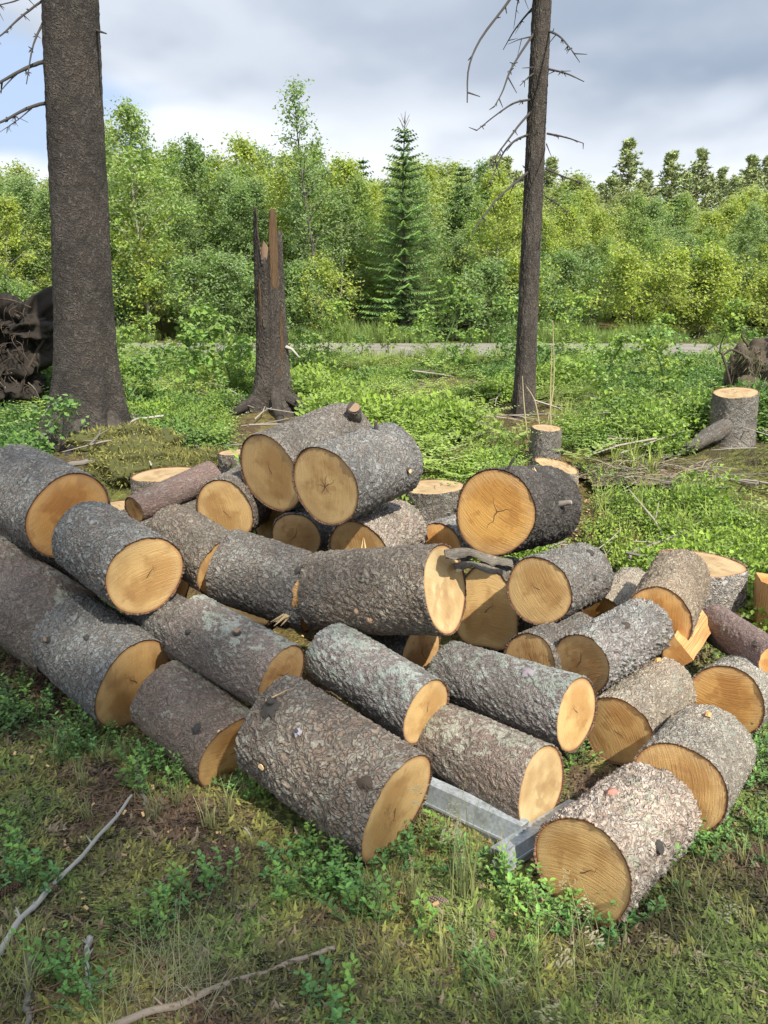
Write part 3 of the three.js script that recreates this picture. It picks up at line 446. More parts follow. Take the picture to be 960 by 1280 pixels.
{ const s = makeStump(912, 764, 25, 800, 'tan', 6, 'small standing offcut beside the thin reddish brown log', { flare: 0 }); s.g.name = numbered('standing_offcut'); s.g.userData.category = 'offcut'; delete s.g.userData.group;
  part('bark_flap', white(new THREE.BoxGeometry(0.07, 0.012, 0.05).rotateZ(-0.2).translate(0.07, s.h - 0.012, 0.02)), BARK.tan.mat, s.g); }

// loose strips of bark beside the lit butt log
[['upper loose strip of bark bridging two log ends', [[556, 690, 2.86], [585, 688, 2.92], [612, 696, 2.94], [640, 702, 2.95]], 0.022], ['lower loose strip of bark curling over the sunlit butt log', [[568, 706, 2.98], [590, 704, 3.05], [612, 709, 3.06], [632, 716, 3.02]], 0.018]].forEach(([label, p, r], i) => {
  const pts = curve(p.map((q) => at(...q)), 24), n = pts.length, pos = [], uv = [], idx = [];
  for (let j = 0; j < n; j++) for (let k = 0; k < 12; k++) { const a = k / 12 * 6.283, e = 1 + 0.35 * (hash(k, j >> 1, i + 3) - 0.5), y = Math.sin(a) * r * e * 0.38, zz = Math.cos(a) * r * (2.1 + 0.5 * Math.sin(j * 0.5 + i)) * e; pos.push(pts[j].x - pts[0].x, pts[j].y - pts[0].y + y - 0.25 * Math.abs(zz), pts[j].z - pts[0].z + zz); uv.push(k / 12, j / n); }
  for (let j = 0; j < n - 1; j++) for (let k = 0; k < 12; k++) { const a = j * 12 + k, b = j * 12 + (k + 1) % 12; idx.push(a, b, a + 12, b, b + 12, a + 12); }
  for (const j of [0, n - 1]) for (let k = 1; k < 11; k++) j ? idx.push(j * 12, j * 12 + k, j * 12 + k + 1) : idx.push(0, k + 1, k);
  const g = new THREE.BufferGeometry(); g.setAttribute('position', new THREE.Float32BufferAttribute(pos, 3)); g.setAttribute('uv', new THREE.Float32BufferAttribute(uv, 2)); g.setIndex(idx); g.computeVertexNormals();
  single('bark_strip', white(g), BARK.tan.mat, label, 'bark', pts[0]);
});

// two galvanised steel channels on the ground
{
  const spangle = (u, v) => { const a = fbm(u, v, 30, 30, 2, 401), b = fbm(u, v, 5, 5, 4, 402); return 0.55 + 0.5 * (a - 0.5) + 0.5 * (b - 0.5); };
  const zinc = new THREE.MeshStandardMaterial({ color: 0xffffff, map: makeTex(256, 256, (u, v) => { const k = spangle(u, v); return [0.46 * k + 0.16, 0.49 * k + 0.175, 0.51 * k + 0.185]; }, true), roughnessMap: makeTex(256, 256, (u, v) => { const k = 0.45 + 0.5 * fbm(u, v, 20, 20, 3, 403); return [k, k, k]; }, false), roughness: 0.95, metalness: 0.45 });
  const section = (w, d, lip, t, f) => { const s = new THREE.Shape(); [[0, 0], [d, 0], [d, lip], [d - t, lip], [d - t, t], [t, t], [t, w - t], [d - t, w - t], [d - t, w - lip], [d, w - lip], [d, w], [0, w]].forEach(([x, y], i) => i ? s.lineTo(x * f, y) : s.moveTo(x * f, y)); s.closePath(); return s; };
  const beam = (P, Q, w, d, roll, label, f) => {
    const z = Q.clone().sub(P), L = z.length(); z.normalize(); const y = UP.clone().addScaledVector(z, -UP.dot(z)).normalize(), x = V().crossVectors(y, z);
    const gr = thing('steel_channel', label, 'metal beam', P); gr.quaternion.setFromRotationMatrix(new THREE.Matrix4().makeBasis(x, y, z)); gr.rotateZ(roll);
    const g = new THREE.ExtrudeGeometry(section(w, d, 0.02, 0.0035, f), { depth: L, bevelEnabled: false });
    const p = g.attributes.position, uv = new Float32Array(p.count * 2); for (let i = 0; i < p.count; i++) { uv[i * 2] = (p.getX(i) + p.getY(i)) * 4; uv[i * 2 + 1] = p.getZ(i) * 4; } g.setAttribute('uv', new THREE.BufferAttribute(uv, 2)); g.computeVertexNormals();
    part('channel_web', g, zinc, gr);
    part('rolled_edge', new THREE.BoxGeometry(0.006, 0.008, L - 0.002).translate(0.004 * -f, 0.022, L / 2), zinc, gr);
    return gr;
  };
  const a = onGround(648, 1071), b = onGround(470, 985); a.y += 0.012; b.y += 0.012; beam(a, a.clone().lerp(b, 0.9), 0.092, 0.05, 0.12, 'galvanised steel channel running under the biggest front log', -1);
  const c = onGround(634, 1102), e = onGround(742, 1022); c.y += 0.03; e.y += 0.005; beam(c.clone().add(V(0, 0.0, 0)), c.clone().lerp(e, 0.9), 0.062, 0.06, -0.25, 'galvanised steel channel with an open end under the pale grey flaky log', 1);
}

// ---------------------------------------------------------------- standing trunks
function deadBranches(g, origin, list, seed) {                      // pixel polylines that hang about the trunk
  const R = rng(seed);
  for (const [r, dz, ...px] of list) {
    const pts = px.map(([u, v], i) => { const d0 = ray(u, v), z = origin.z + dz * i / (px.length - 1); return V(0, EYE, 0).addScaledVector(d0, -z / -d0.z).sub(origin); });
    const c = px.length > 2 ? curve(pts, 14) : pts, gs = [sweep(c, (t) => r * (1 - 0.65 * t), 6, true, 0.25, seed + c.length)];
    for (let i = 3; i < c.length; i++) { const k = R() < 0.22 ? 5 : R() < 0.25 ? 1 : 0; for (let j = 0; j < k; j++) { const l = k > 1 ? 0.03 + R() * 0.05 : 0.06 + R() * 0.22, e = c[i].clone().add(V((R() - 0.5) * l * 1.2, (R() - 0.75) * l, (R() - 0.5) * l)); gs.push(sweep([c[i], e], [r * 0.5, r * 0.22], 4, false)); } }
    part('dead_branch', mergeGeometries(gs), M.deadBranch, g);
  }
}
function trunkOn(name, label, base, top, r0, r1, bark, flare, flareH, seed, o = {}) {
  base = base.clone(); base.y -= 0.10; const z = top.clone().sub(base), L = z.length(); z.normalize(); const q = new THREE.Quaternion().setFromUnitVectors(UP, z);
  const g = thing(name, label, 'tree', base);
  const oo = { uRep: o.uRep || 2, vLen: o.vLen || 0.8, nT: 132, nS: Math.round(L / 0.03), oval: 0.6, swell: (th, s) => r0 * flare * Math.exp(-s * L / flareH) * (1 + 0.55 * Math.sin(4 * th + seed) + 0.3 * Math.sin(7 * th + seed)) + r0 * 0.10 * Math.exp(-s * L / 0.9) };
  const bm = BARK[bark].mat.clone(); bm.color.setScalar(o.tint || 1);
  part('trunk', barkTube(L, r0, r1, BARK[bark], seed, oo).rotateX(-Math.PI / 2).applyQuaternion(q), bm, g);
  SIGHT.push([base.x, base.z, r0 * 1.5, 1.7]); return { g, base, L, z };
}
function atZ(u, v, z) { const d = ray(u, v); return V(0, EYE, 0).addScaledVector(d, z / d.z); }
let bigSpruce, thinSpruce;
{
  const base = onGround(112, 550), t0 = atZ(87, 0, base.z), dir = t0.clone().sub(base), top = base.clone().addScaledVector(dir, 2.6), d = depthOf(base);
  const r0 = 68 / 2 * d / FPX, rt = 63 / 2 * depthOf(t0) / FPX;
  bigSpruce = trunkOn('spruce_tree', 'thick spruce trunk, bark darkened to look shaded, with flaring base and bare dead twigs', base, top, r0, Math.max(0.1, rt - (r0 - rt) * 0.9), 'trunk', 0.75, 0.32, 3, { uRep: 1, vLen: 1.1, tint: 0.62 });  // the low tint puts shade into the bark colour
  deadBranches(bigSpruce.g, bigSpruce.base, [[0.016, 0.7, [60, 128], [35, 135], [0, 153], [-40, 165]], [0.018, 0.5, [58, 76], [35, 84], [0, 103], [-40, 130]], [0.012, 0.4, [58, 20], [42, 55], [33, 105]], [0.010, 0.6, [58, -3], [25, 22], [0, 45], [-30, 62]], [0.009, 0.4, [56, -20], [22, 0], [-10, 8]], [0.014, 0.3, [120, 38], [133, 42]], [0.008, 0.5, [30, 85], [15, 98], [-5, 120]], [0.006, 0.5, [40, 135], [22, 150], [0, 165]]], 41);
  for (const [a, l] of [[0.5, 0.8], [2.3, 0.7], [-0.4, 0.6], [3.6, 0.9], [1.4, 0.75]]) { const r = r0 * 1.25, p = (k, h) => V(Math.cos(a) * (r * 0.7 + l * k), h, Math.sin(a) * (r * 0.7 + l * k)); const gy = (k) => gh(base.x + p(k, 0).x, base.z + p(k, 0).z) - bigSpruce.base.y; part('root', white(sweep(curve([p(0, 0.30), p(0.3, gy(0.3) + 0.05), p(0.65, gy(0.65) + 0.015), p(1, gy(1) - 0.05)], 16), (t) => 0.10 * (1 - t) + 0.025, 10, true, 0.25, 9)), BARK.trunk.mat, bigSpruce.g); }
}
{
  const base = onGround(654, 520), t0 = atZ(677.5, 0, base.z), top = base.clone().addScaledVector(t0.clone().sub(base), 2.1), d = depthOf(base), r0 = 23 / 2 * d / FPX, rt = 21 / 2 * depthOf(t0) / FPX;
  thinSpruce = trunkOn('spruce_tree', 'slender bare spruce trunk with drooping dead twigs before the road', base, top, r0 * 1.05, Math.max(0.07, rt * 0.8), 'trunk', 0.35, 0.2, 6, { uRep: 1, tint: 1.1 });
  deadBranches(thinSpruce.g, thinSpruce.base, [[0.016, 0.8, [676, -60], [637, 0], [600, 50], [586, 85], [584, 128]], [0.014, 0.6, [670, 38], [655, 60], [638, 88], [628, 115], [618, 133]], [0.010, -0.5, [670, 5], [645, 35], [629, 62]], [0.008, -0.6, [660, -20], [648, 0], [643, 30]], [0.012, 0.5, [668, 124], [645, 128], [625, 140], [596, 163]], [0.014, 0.8, [668, 135], [650, 155], [635, 175], [620, 195], [610, 210]], [0.013, 0.4, [668, 166], [645, 175], [630, 190], [618, 215], [613, 228]], [0.014, 0.9, [666, 210], [640, 232], [620, 250], [605, 270], [591, 290]], [0.012, 0.6, [684, 38], [700, 46], [718, 67]], [0.011, 0.5, [684, 86], [708, 92], [730, 102]], [0.011, 0.4, [684, 167], [708, 172], [729, 179]], [0.011, 0.5, [682, 211], [705, 221], [726, 228]], [0.008, -0.5, [682, 246], [695, 254], [708, 264]], [0.008, 0.4, [670, 84], [653, 85]], [0.010, 0.4, [670, 90], [660, 97], [650, 107]], [0.008, 0.4, [683, 180], [689, 195]], [0.008, 0.5, [668, 45], [650, 49], [643, 52]]], 43);
}
// the broken snag
{
  const base = onGround(343, 511), d = depthOf(base), H = atZ(340, 264, base.z).y - base.y + 0.1, r = 36 / 2 * d / FPX; base.y -= 0.1; SIGHT.push([base.x, base.z, r * 2.4, 2.2]);
  const g = thing('broken_snag', 'broken dead trunk with a splintered forked top and bare wood down one side', 'dead tree', base);
  const bump = (a, c, w) => { const q = Math.abs(mod(a - c + 3.14159, 6.28318) - 3.14159); return q < w ? 1 - q / w : 0; };
  const top = (th) => { const jag = 0.05 * (hash(Math.round(th * 9), 2, 3) - 0.5) + 0.02 * (hash(Math.round(th * 31), 2, 3) - 0.5); return 0.80 + jag + 0.20 * Math.min(1, bump(th, 4.4, 0.75) * 2.6) + 0.09 * Math.min(1, bump(th, 2.1, 1.1) * 2); };
  const geo = barkTube(H, r * 1.12, r * 0.86, BARK.trunk, 88, { uRep: 1, nT: 120, nS: 150, oval: 1.6, swell: (th, s) => r * 0.9 * Math.exp(-s * H / 0.20) * (1 + 0.6 * Math.sin(3 * th + 1) + 0.3 * Math.sin(5 * th)) });
  const sq = (q, f) => { const p = q.attributes.position; for (let i = 0; i < p.count; i++) { const th = mod(Math.atan2(p.getX(i), p.getY(i)), 6.28318); p.setZ(i, p.getZ(i) * f(th)); } q.computeVertexNormals(); return q; };
  part('trunk', sq(geo, top).rotateX(-Math.PI / 2), BARK.trunk.mat, g);
  const inner = new THREE.CylinderGeometry(r * 0.72, r * 0.8, H * 0.86, 40, 40, true).translate(0, H * 0.43, 0); { const p = inner.attributes.position; for (let i = 0; i < p.count; i++) { const a = Math.atan2(p.getX(i), -p.getZ(i)); p.setY(i, p.getY(i) * (0.90 + 0.12 * hash(Math.round(mod(a, 6.283) * 6), 5, 6))); } inner.computeVertexNormals(); }
  part('heartwood', inner, M.oldWood, g);
  // the standing splinter of bare wood and the bared strips below it
  const shard = (a0, a1, s0, s1, dr, mat, name, tip) => { const pos = [], uv = [], idx = [], n = 10, m = 30; for (const lay of [0, 1]) for (let j = 0; j <= m; j++) for (let i = 0; i <= n; i++) { const t = j / m, w = t > 0.75 ? 1 - (t - 0.75) / 0.25 * tip : t < 0.12 ? 0.4 + t * 5 : 1, a = (a0 + a1) / 2 + (a1 - a0) * (i / n - 0.5) * w + 0.05 * (hash(j, i % 2, 12) - 0.5), q = r * 0.97 * (1 - 0.1 * lerp(s0, s1, t)) + dr + 0.012 * (fb(i * 0.9, j * 0.22, 2, 14) - 0.5) - (lay ? 0.03 : 0) + (t < 0.05 || (i === 0 || i === n) ? -0.012 : 0); pos.push(Math.sin(a) * q, H * (lerp(s0, s1, t) + 0.02 * (t > 0.9 ? hash(i, 3, 9) - 0.5 : 0)), -Math.cos(a) * q); uv.push(i / n * 0.4, t); }
    const c = n + 1, o = (m + 1) * c; for (let j = 0; j < m; j++) for (let i = 0; i < n; i++) { const k = j * c + i; idx.push(k, k + 1, k + c, k + 1, k + c + 1, k + c, o + k, o + k + c, o + k + 1, o + k + 1, o + k + c, o + k + c + 1); } for (let i = 0; i < n; i++) { const k = m * c + i; idx.push(k, k + 1, o + k, k + 1, o + k + 1, o + k); } for (let j = 0; j < m; j++) for (const i of [0, n]) { const k = j * c + i; idx.push(k, k + c, o + k, k + c, o + k + c, o + k); }
    const q = new THREE.BufferGeometry(); q.setAttribute('position', new THREE.Float32BufferAttribute(pos, 3)); q.setAttribute('uv', new THREE.Float32BufferAttribute(uv, 2)); q.setIndex(idx); q.computeVertexNormals(); part(name, q, mat, g); };
  const brown = new THREE.MeshStandardMaterial({ map: SPLIT.map, bumpMap: SPLIT.bumpMap, bumpScale: 0.01, roughness: 0.9, color: new THREE.Color(0.20, 0.21, 0.25) });
  shard(2.2, 2.95, 0.62, 1.0, 0.005, brown, 'bare_wood', 0.35); shard(3.7, 3.95, 0.45, 0.68, 0.012, brown, 'bare_wood', 0.9); shard(2.1, 2.4, 0.22, 0.55, 0.014, brown, 'bare_wood', 0.9); shard(2.35, 2.65, 0.13, 0.27, 0.02, brown, 'bare_wood', 0.9);
  for (const [a, l] of [[-0.35, 0.75], [0.6, 0.9], [2.6, 0.6], [4.2, 0.5], [1.3, 0.55]]) { const p = (k, h) => V(Math.cos(a) * (r * 0.9 + l * k), h, Math.sin(a) * (r * 0.9 + l * k)), gy = (k) => gh(base.x + p(k, 0).x, base.z + p(k, 0).z) - base.y; part('root', white(sweep(curve([p(-0.25, 0.42), p(0.08, 0.24), p(0.5, gy(0.5) + 0.03), p(1, gy(1) - 0.04)], 14), (t) => 0.065 * (1 - t) + 0.02, 9, true, 0.3, 5)), BARK.trunk.mat, g); }
  part('branch_stub', sweep([V(r, H * 0.36, 0.05), V(r * 1.4, H * 0.35, 0.08), V(r * 1.9, H * 0.31, 0.1)], [0.02, 0.014, 0.006], 6), M.twigPale, g);
}
// upturned root plates
function blob(rx, ry, rz, seed, amp) { let g = new THREE.IcosahedronGeometry(1, 14); g.deleteAttribute('normal'); g.deleteAttribute('uv'); g = mergeVertices(g, 1e-4); const p = g.attributes.position; for (let i = 0; i < p.count; i++) { const x = p.getX(i), y = p.getY(i), z = p.getZ(i), n = fb(x * 2.4 + seed, y * 2.4 + z * 1.7, 4, seed) + fb(y * 2.6, z * 2.6 + x, 4, seed + 3) - 1, k = 1 + amp * n * 1.6; p.setXYZ(i, x * rx * k, y * ry * k, z * rz * k); } g.computeVertexNormals(); return g; }
{
  const c = onGround(28, 512), g = thing('root_plate', 'dark upturned root plate with earth and hanging roots beside the big trunk', 'root plate', c), R = rng(55), d = depthOf(c), s = d / FPX;
  const w = (u, v, dz = 0) => V((u - 28) * s, (512 - v) * s * 1.03, dz);
  part('earth', mergeGeometries([blob(0.34, 0.26, 0.25, 3, 1.3).translate(...w(40, 412).toArray()), blob(0.30, 0.34, 0.28, 5, 1.3).translate(...w(6, 440).toArray()), blob(0.22, 0.2, 0.25, 7, 1.4).translate(...w(26, 474, 0.05).toArray()), blob(0.13, 0.2, 0.2, 11, 1.3).translate(...w(58, 432).toArray()), blob(0.5, 0.16, 0.3, 13, 0.7).translate(...w(-5, 505).toArray())]), M.soil, g);
  const poly = [[[-30, 385], [10, 382], [45, 384], [68, 392]], [[70, 428], [58, 448], [48, 470], [42, 495]], [[0, 405], [12, 440], [22, 480], [18, 510]], [[-20, 430], [10, 450], [32, 470]], [[48, 470], [30, 495], [5, 510]], [[40, 400], [60, 412], [66, 430]], [[-10, 395], [5, 430], [8, 470]], [[2, 530], [20, 512], [32, 492]]];
  for (const p of poly) part('root', sweep(curve(p.map(([u, v]) => w(u, v, 0.1 + R() * 0.25)), 12), (t) => 0.018 - 0.012 * t, 7, true, 0.3, 3), M.root, g);
  for (let i = 0; i < 70; i++) { const a = w(R() * 62, 385 + R() * 100, 0.2 + R() * 0.12), b = a.clone().add(V((R() - 0.5) * 0.3, -0.03 - R() * 0.16, R() * 0.12)); part('rootlet', sweep(curve([a, a.clone().lerp(b, 0.5).add(V((R() - 0.5) * 0.1, 0.03, 0.03)), b], 6), (t) => 0.0055 - 0.004 * t, 4, false), R() < 0.15 ? M.twig : M.root, g); }
}
{
  const c = onGround(962, 505), g = thing('root_mound', 'mound of brown upturned roots and dead grass behind the flared stump', 'root mound', c), R = rng(66), s = depthOf(c) / FPX;
  const md = mergeGeometries([blob(0.26, 0.30, 0.25, 21, 1.0).translate(0.0, 0.22, -0.3), blob(0.24, 0.40, 0.25, 23, 1.0).translate(0.22, 0.30, -0.35), blob(0.14, 0.14, 0.14, 25, 1.0).translate(-0.16, 0.44, -0.3)]);
  part('earth', md, plain([0.075, 0.058, 0.038]), g);
  const t = new Tri(), mp = md.attributes.position, mn = md.attributes.normal; for (let i = 0; i < mp.count; i++) { if (R() < 0.35) continue; const p = V(mp.getX(i), mp.getY(i), mp.getZ(i)), n = V(mn.getX(i), mn.getY(i), mn.getZ(i)), q = p.clone().addScaledVector(n, 0.02 + 0.04 * R()).add(V((R() - 0.5) * 0.12, -0.03 - R() * 0.10, (R() - 0.5) * 0.1)), k = 0.4 + R(), w = V(R() - 0.5, R() - 0.5, R() - 0.5).multiplyScalar(0.014); t.tri(p.clone().add(w), q, p.clone().sub(w), R() < 0.3 ? [0.12 * k, 0.15 * k, 0.045 * k] : [0.19 * k, 0.145 * k, 0.085 * k]); } const dg = part('dead_grass', t.geo(), GRASS, g); dg.userData = { kind: 'stuff' };
  for (const p of [[[-36, 60], [-52, 66], [-60, 60], [-66, 64]], [[-62, 62], [-56, 48], [-46, 22], [-40, 5]], [[-30, 70], [-40, 84], [-34, 92]]]) part('root', sweep(curve(p.map(([a, b]) => V(a * s, b * s, -0.1)), 14), (q) => 0.016 - 0.009 * q, 6, true, 0.3, 4), M.root, g);
}
const unit3 = (R) => { const z = R() * 2 - 1, a = R() * 6.28318, s = Math.sqrt(1 - z * z); return V(s * Math.cos(a), z, s * Math.sin(a)); };
// moss cushion over the old roots at the big spruce
{
  const c = onGround(168, 585); c.y -= 0.03; const g = thing('moss_cushion', 'green moss cushion over roots at the foot of the big trunk', 'moss', c), R = rng(77); SIGHT.push([c.x, c.z, 0.5, 1.0]); g.scale.setScalar(1.3); for (const [u, v] of [[110, 590], [135, 585], [240, 570], [265, 580]]) { const s = onGround(u, v); SIGHT.push([s.x, s.z, 0.24, 0.8]); }
  const md = mergeGeometries([blob(0.40, 0.13, 0.26, 31, 0.6).translate(0.02, 0.04, 0), blob(0.30, 0.14, 0.2, 33, 0.6).translate(-0.08, 0.10, -0.30), blob(0.24, 0.1, 0.2, 35, 0.6).translate(0.34, 0.02, 0.02)]);
  part('mound', md, plain([0.075, 0.078, 0.022], 1), g);
  const t = new Tri(), mp = md.attributes.position, mn = md.attributes.normal; for (let i = 0; i < mp.count; i++) { if (mp.getY(i) < 0) continue; const p0 = V(mp.getX(i), mp.getY(i), mp.getZ(i)), n = V(mn.getX(i), mn.getY(i), mn.getZ(i)); for (let j = 0; j < 3; j++) { const p = p0.clone().add(unit3(R).multiplyScalar(0.012)), e = p.clone().addScaledVector(n, 0.012 + R() * 0.02).add(unit3(R).multiplyScalar(0.016)), k = 0.5 + R(); t.tri(p, e, p.clone().add(unit3(R).multiplyScalar(0.011)), [0.24 * k, 0.23 * k, 0.055 * k]); } }
  const mg = part('moss', t.geo(), MOSSM, g); mg.userData = { kind: 'stuff' };
}

// ---------------------------------------------------------------- trees behind the road
function leaf(t, p, dir, nrm, len, wid, k) {                         // a pointed oval of two halves folded along its rib
  const side = V().crossVectors(dir, nrm).normalize(), tip = p.clone().addScaledVector(dir, len), m = p.clone().addScaledVector(dir, len * 0.45);
  const l = m.clone().addScaledVector(side, wid).addScaledVector(nrm, wid * 0.35), r = m.clone().addScaledVector(side, -wid).addScaledVector(nrm, wid * 0.35);
  t.tri(p, l, tip, k); t.tri(p, tip, r, k);
}
function leaf1(t, p, dir, nrm, l, k) { const s = V().crossVectors(dir, nrm).normalize(); t.tri(p, p.clone().addScaledVector(dir, l * 0.9).addScaledVector(s, l * 0.34), p.clone().addScaledVector(dir, l).addScaledVector(s, -l * 0.30), k); }
function leaf4(t, p, dir, nrm, len, wid, k) {
  const side = V().crossVectors(dir, nrm).normalize(), pt = (a, b, c) => p.clone().addScaledVector(dir, len * a).addScaledVector(side, wid * b).addScaledVector(nrm, wid * c);
  const a1 = pt(0.28, 0.9, 0.3), a2 = pt(0.68, 0.8, 0.3), b1 = pt(0.28, -0.9, 0.3), b2 = pt(0.68, -0.8, 0.3), tip = pt(1, 0, -0.1), mid = pt(0.5, 0, 0);
  t.tri(p, a1, mid, k); t.tri(a1, a2, mid, k); t.tri(a2, tip, mid, k); t.tri(p, mid, b1, k); t.tri(b1, mid, b2, k); t.tri(b2, mid, tip, k);
}
const unit = (R) => { const z = R() * 2 - 1, a = R() * 6.28318, q = Math.sqrt(1 - z * z); return V(q * Math.cos(a), z, q * Math.sin(a)); };
function tone(R, base, spread) { const k = 1 + (R() - 0.5) * spread, w = (R() - 0.5) * 0.25; return [base[0] * k * (1 + w), base[1] * k, base[2] * k * (1 - w)]; }
function broadleaf(seed, H, W, nBr, nLeaf, base, low, size, far = false) {         // trunk and crown geometries, foot at the origin
  const R = rng(seed), bark = [], t = new Tri(), lean = V((R() - 0.5) * 0.5, 0, (R() - 0.5) * 0.5);
  const axis = (s) => V(lean.x * s * s + 0.12 * Math.sin(s * 5 + seed), H * s, lean.z * s * s + 0.10 * Math.sin(s * 4 + seed * 2));
  bark.push(sweep([...Array(14).keys()].map((i) => axis(i / 13)), (s) => 0.045 * (H / 6) * (1 - s) + 0.007, 7));
  const per = Math.max(1, Math.floor(nLeaf / nBr));
  for (let b = 0; b < nBr; b++) {
    const s = low + (0.97 - low) * Math.pow((b + R() * 0.8) / nBr, 0.85), a = b * 2.4 + R() * 0.9, q = (s - low) / (1 - low), len = W * (0.35 + 0.75 * Math.sin(Math.PI * Math.min(1, 0.22 + 0.78 * q))) * (0.6 + R() * 0.7) * (1 - 0.55 * q * q), rise = 0.35 + R() * 0.8;
    const p0 = axis(s), d = V(Math.cos(a), rise, Math.sin(a)).normalize(), p1 = p0.clone().addScaledVector(d, len * 0.55), p2 = p0.clone().addScaledVector(d, len).add(V(0, -len * 0.16, 0));
    const c = [p0, p0.clone().lerp(p1, 0.5), p1, p1.clone().lerp(p2, 0.6).add(V(0, 0.03, 0)), p2]; bark.push(sweep(c, (q2) => (0.014 * (1 - q2) + 0.003) * Math.min(1, H / 4), 4, false));
    const tw = 3 + Math.floor(R() * 3), twigs = []; for (let i = 0; i < tw; i++) { const f = 0.3 + 0.7 * R(), o = c[Math.min(4, Math.floor(f * 4.99))]; twigs.push([o, unit(R).multiplyScalar(len * (0.15 + 0.22 * R())).add(d.clone().multiplyScalar(len * 0.12))]); }
    const bt = 0.85 + R() * 0.3;
    for (let i = 0; i < per; i++) {
      const [o, e] = twigs[i % tw], p = o.clone().addScaledVector(e, Math.pow(R(), 0.7)).add(unit(R).multiplyScalar((far ? 0.37 : 0.08) * R())), n = V((R() - 0.5) * 1.5, 0.9, (R() - 0.5) * 1.5).normalize(), dir = unit(R); dir.addScaledVector(n, -dir.dot(n)); dir.y -= 0.35; dir.normalize();
      const k = tone(R, base, 0.5), l = size * (0.7 + R() * 0.7); far ? leaf1(t, p, dir, n, l, [k[0] * bt, k[1] * bt, k[2] * bt]) : leaf(t, p, dir, n, l, l * 0.36, [k[0] * bt, k[1] * bt, k[2] * bt]);
    }
  }
  return { bark: mergeGeometries(bark), crown: t.geo() };
}
function conifer(seed, H, W, gap, base, fullTop, y0 = 0.03, dens = 1, step = 0.075) {
  const R = rng(seed), bark = [], t = new Tri();
  bark.push(sweep([...Array(10).keys()].map((i) => V(0.03 * Math.sin(i + seed), H * i / 9, 0)), (s) => 0.011 * H * (1 - s) + 0.008, 8));
  const top = H * (fullTop ? 0.995 : 0.93);
  for (let y = H * y0; y < top; y += gap * (0.6 + 0.6 * R()) * (y > H * 0.75 ? 0.8 : 1)) {
    const f = y / H, len0 = W * Math.pow(1 - f, 0.8) + 0.06, n = Math.round((5 + R() * 3) * dens), a0 = R() * 6.28;
    for (let b = 0; b < n; b++) {
      const a = a0 + b * 6.283 / n + (R() - 0.5) * 0.6, len = len0 * (0.65 + 0.6 * R()), rise = lerp(-0.25, 0.75, f), sag = lerp(0.22, 0.0, f) * len, d = V(Math.cos(a), 0, Math.sin(a)), side = V(-d.z, 0, d.x), bt = 0.75 + R() * 0.5;
      const pt = (s) => V(0, y, 0).addScaledVector(d, len * s).add(V(0, rise * len * s * 0.5 - sag * s + sag * 0.9 * s * s, 0));
      bark.push(sweep([pt(0), pt(0.5), pt(1)], [0.010, 0.006, 0.003], 3, false));
      const m = Math.max(3, Math.round(len / step));
      for (let i = 1; i <= m; i++) {
        const s = i / m, p = pt(s), tl = (0.07 + 0.20 * len * (1.1 - s)) * (0.7 + 0.6 * R());
        for (const sg of [-1, 1]) { const e = d.clone().multiplyScalar(0.75).addScaledVector(side, sg * (0.7 + 0.3 * R())).add(V(0, -0.25 - 0.3 * R(), 0)).normalize(), w = (0.020 + 0.012 * R()) * (step > 0.1 ? 2 : 1), q = p.clone().addScaledVector(e, tl), k0 = tone(R, base, 0.45), g = s > 0.75 ? 1.35 : 1, k = [k0[0] * bt * g, k0[1] * bt * g, k0[2] * bt];
          const wv = V(0, 1, 0).cross(e).normalize().multiplyScalar(w), wu = V(0, w, 0); t.quad(p.clone().sub(wv), p.clone().add(wv), q.clone().addScaledVector(wv, 0.4), q.clone().addScaledVector(wv, -0.4), k); t.tri(p.clone().sub(wu), p.clone().add(wu), q, k); }
      }
    }
  }
  if (!fullTop) for (let i = 0; i < 7; i++) { const a = i * 0.9, s = 0.93 + 0.05 * (i % 3) / 3, p = V(0, H * s, 0), q = p.clone().add(V(Math.cos(a) * 0.16, 0.24 + 0.1 * R(), Math.sin(a) * 0.16)); bark.push(sweep([p, q], [0.009, 0.005], 4)); const k = tone(R, base, 0.3); for (let j = 0; j < 8; j++) { const o = p.clone().lerp(q, j / 8); t.tri(o, o.clone().add(unit(R).multiplyScalar(0.035)), o.clone().add(V(0.01, 0.012, 0)), k); } }
  return { bark: mergeGeometries(bark), crown: t.geo() };
}
function pine(seed, H, W) {
  const R = rng(seed), bark = [], t = new Tri(); bark.push(sweep([V(0, 0, 0), V(0.05, H * 0.4, 0), V(-0.04, H * 0.75, 0), V(0, H, 0)], [0.13, 0.11, 0.07, 0.015], 7));
  for (let y = H * 0.35; y < H; y += 0.42) { const f = (y / H - 0.35) / 0.65, L = W * Math.pow(1 - f, 0.65) * (0.7 + 0.5 * R()) + 0.15; for (let b = 0; b < 6; b++) {
    const a = R() * 6.28, l = L * (0.5 + 0.6 * R()), d = V(Math.cos(a), 0.45 + 0.5 * f, Math.sin(a)).normalize(), p0 = V(0, y, 0), p1 = p0.clone().addScaledVector(d, l); bark.push(sweep([p0, p1], [0.025, 0.008], 3, false)); const bt = 0.75 + 0.5 * R();
    for (let c = 0; c < 6; c++) { const o = p0.clone().lerp(p1, 0.35 + 0.65 * c / 5).add(unit(R).multiplyScalar(0.16)); for (let i = 0; i < 9; i++) { const e = unit(R); e.y = Math.abs(e.y) * 0.9; const k = tone(R, [0.33, 0.38, 0.165], 0.4), q = o.clone().addScaledVector(e, 0.22 + 0.14 * R()), w = unit(R).multiplyScalar(0.075); t.tri(o.clone().add(w), o.clone().sub(w), q, [k[0] * bt, k[1] * bt, k[2] * bt]); } } } }  // needle colour kept pale in place of distance haze
  return { bark: mergeGeometries(bark), crown: t.geo() };
}
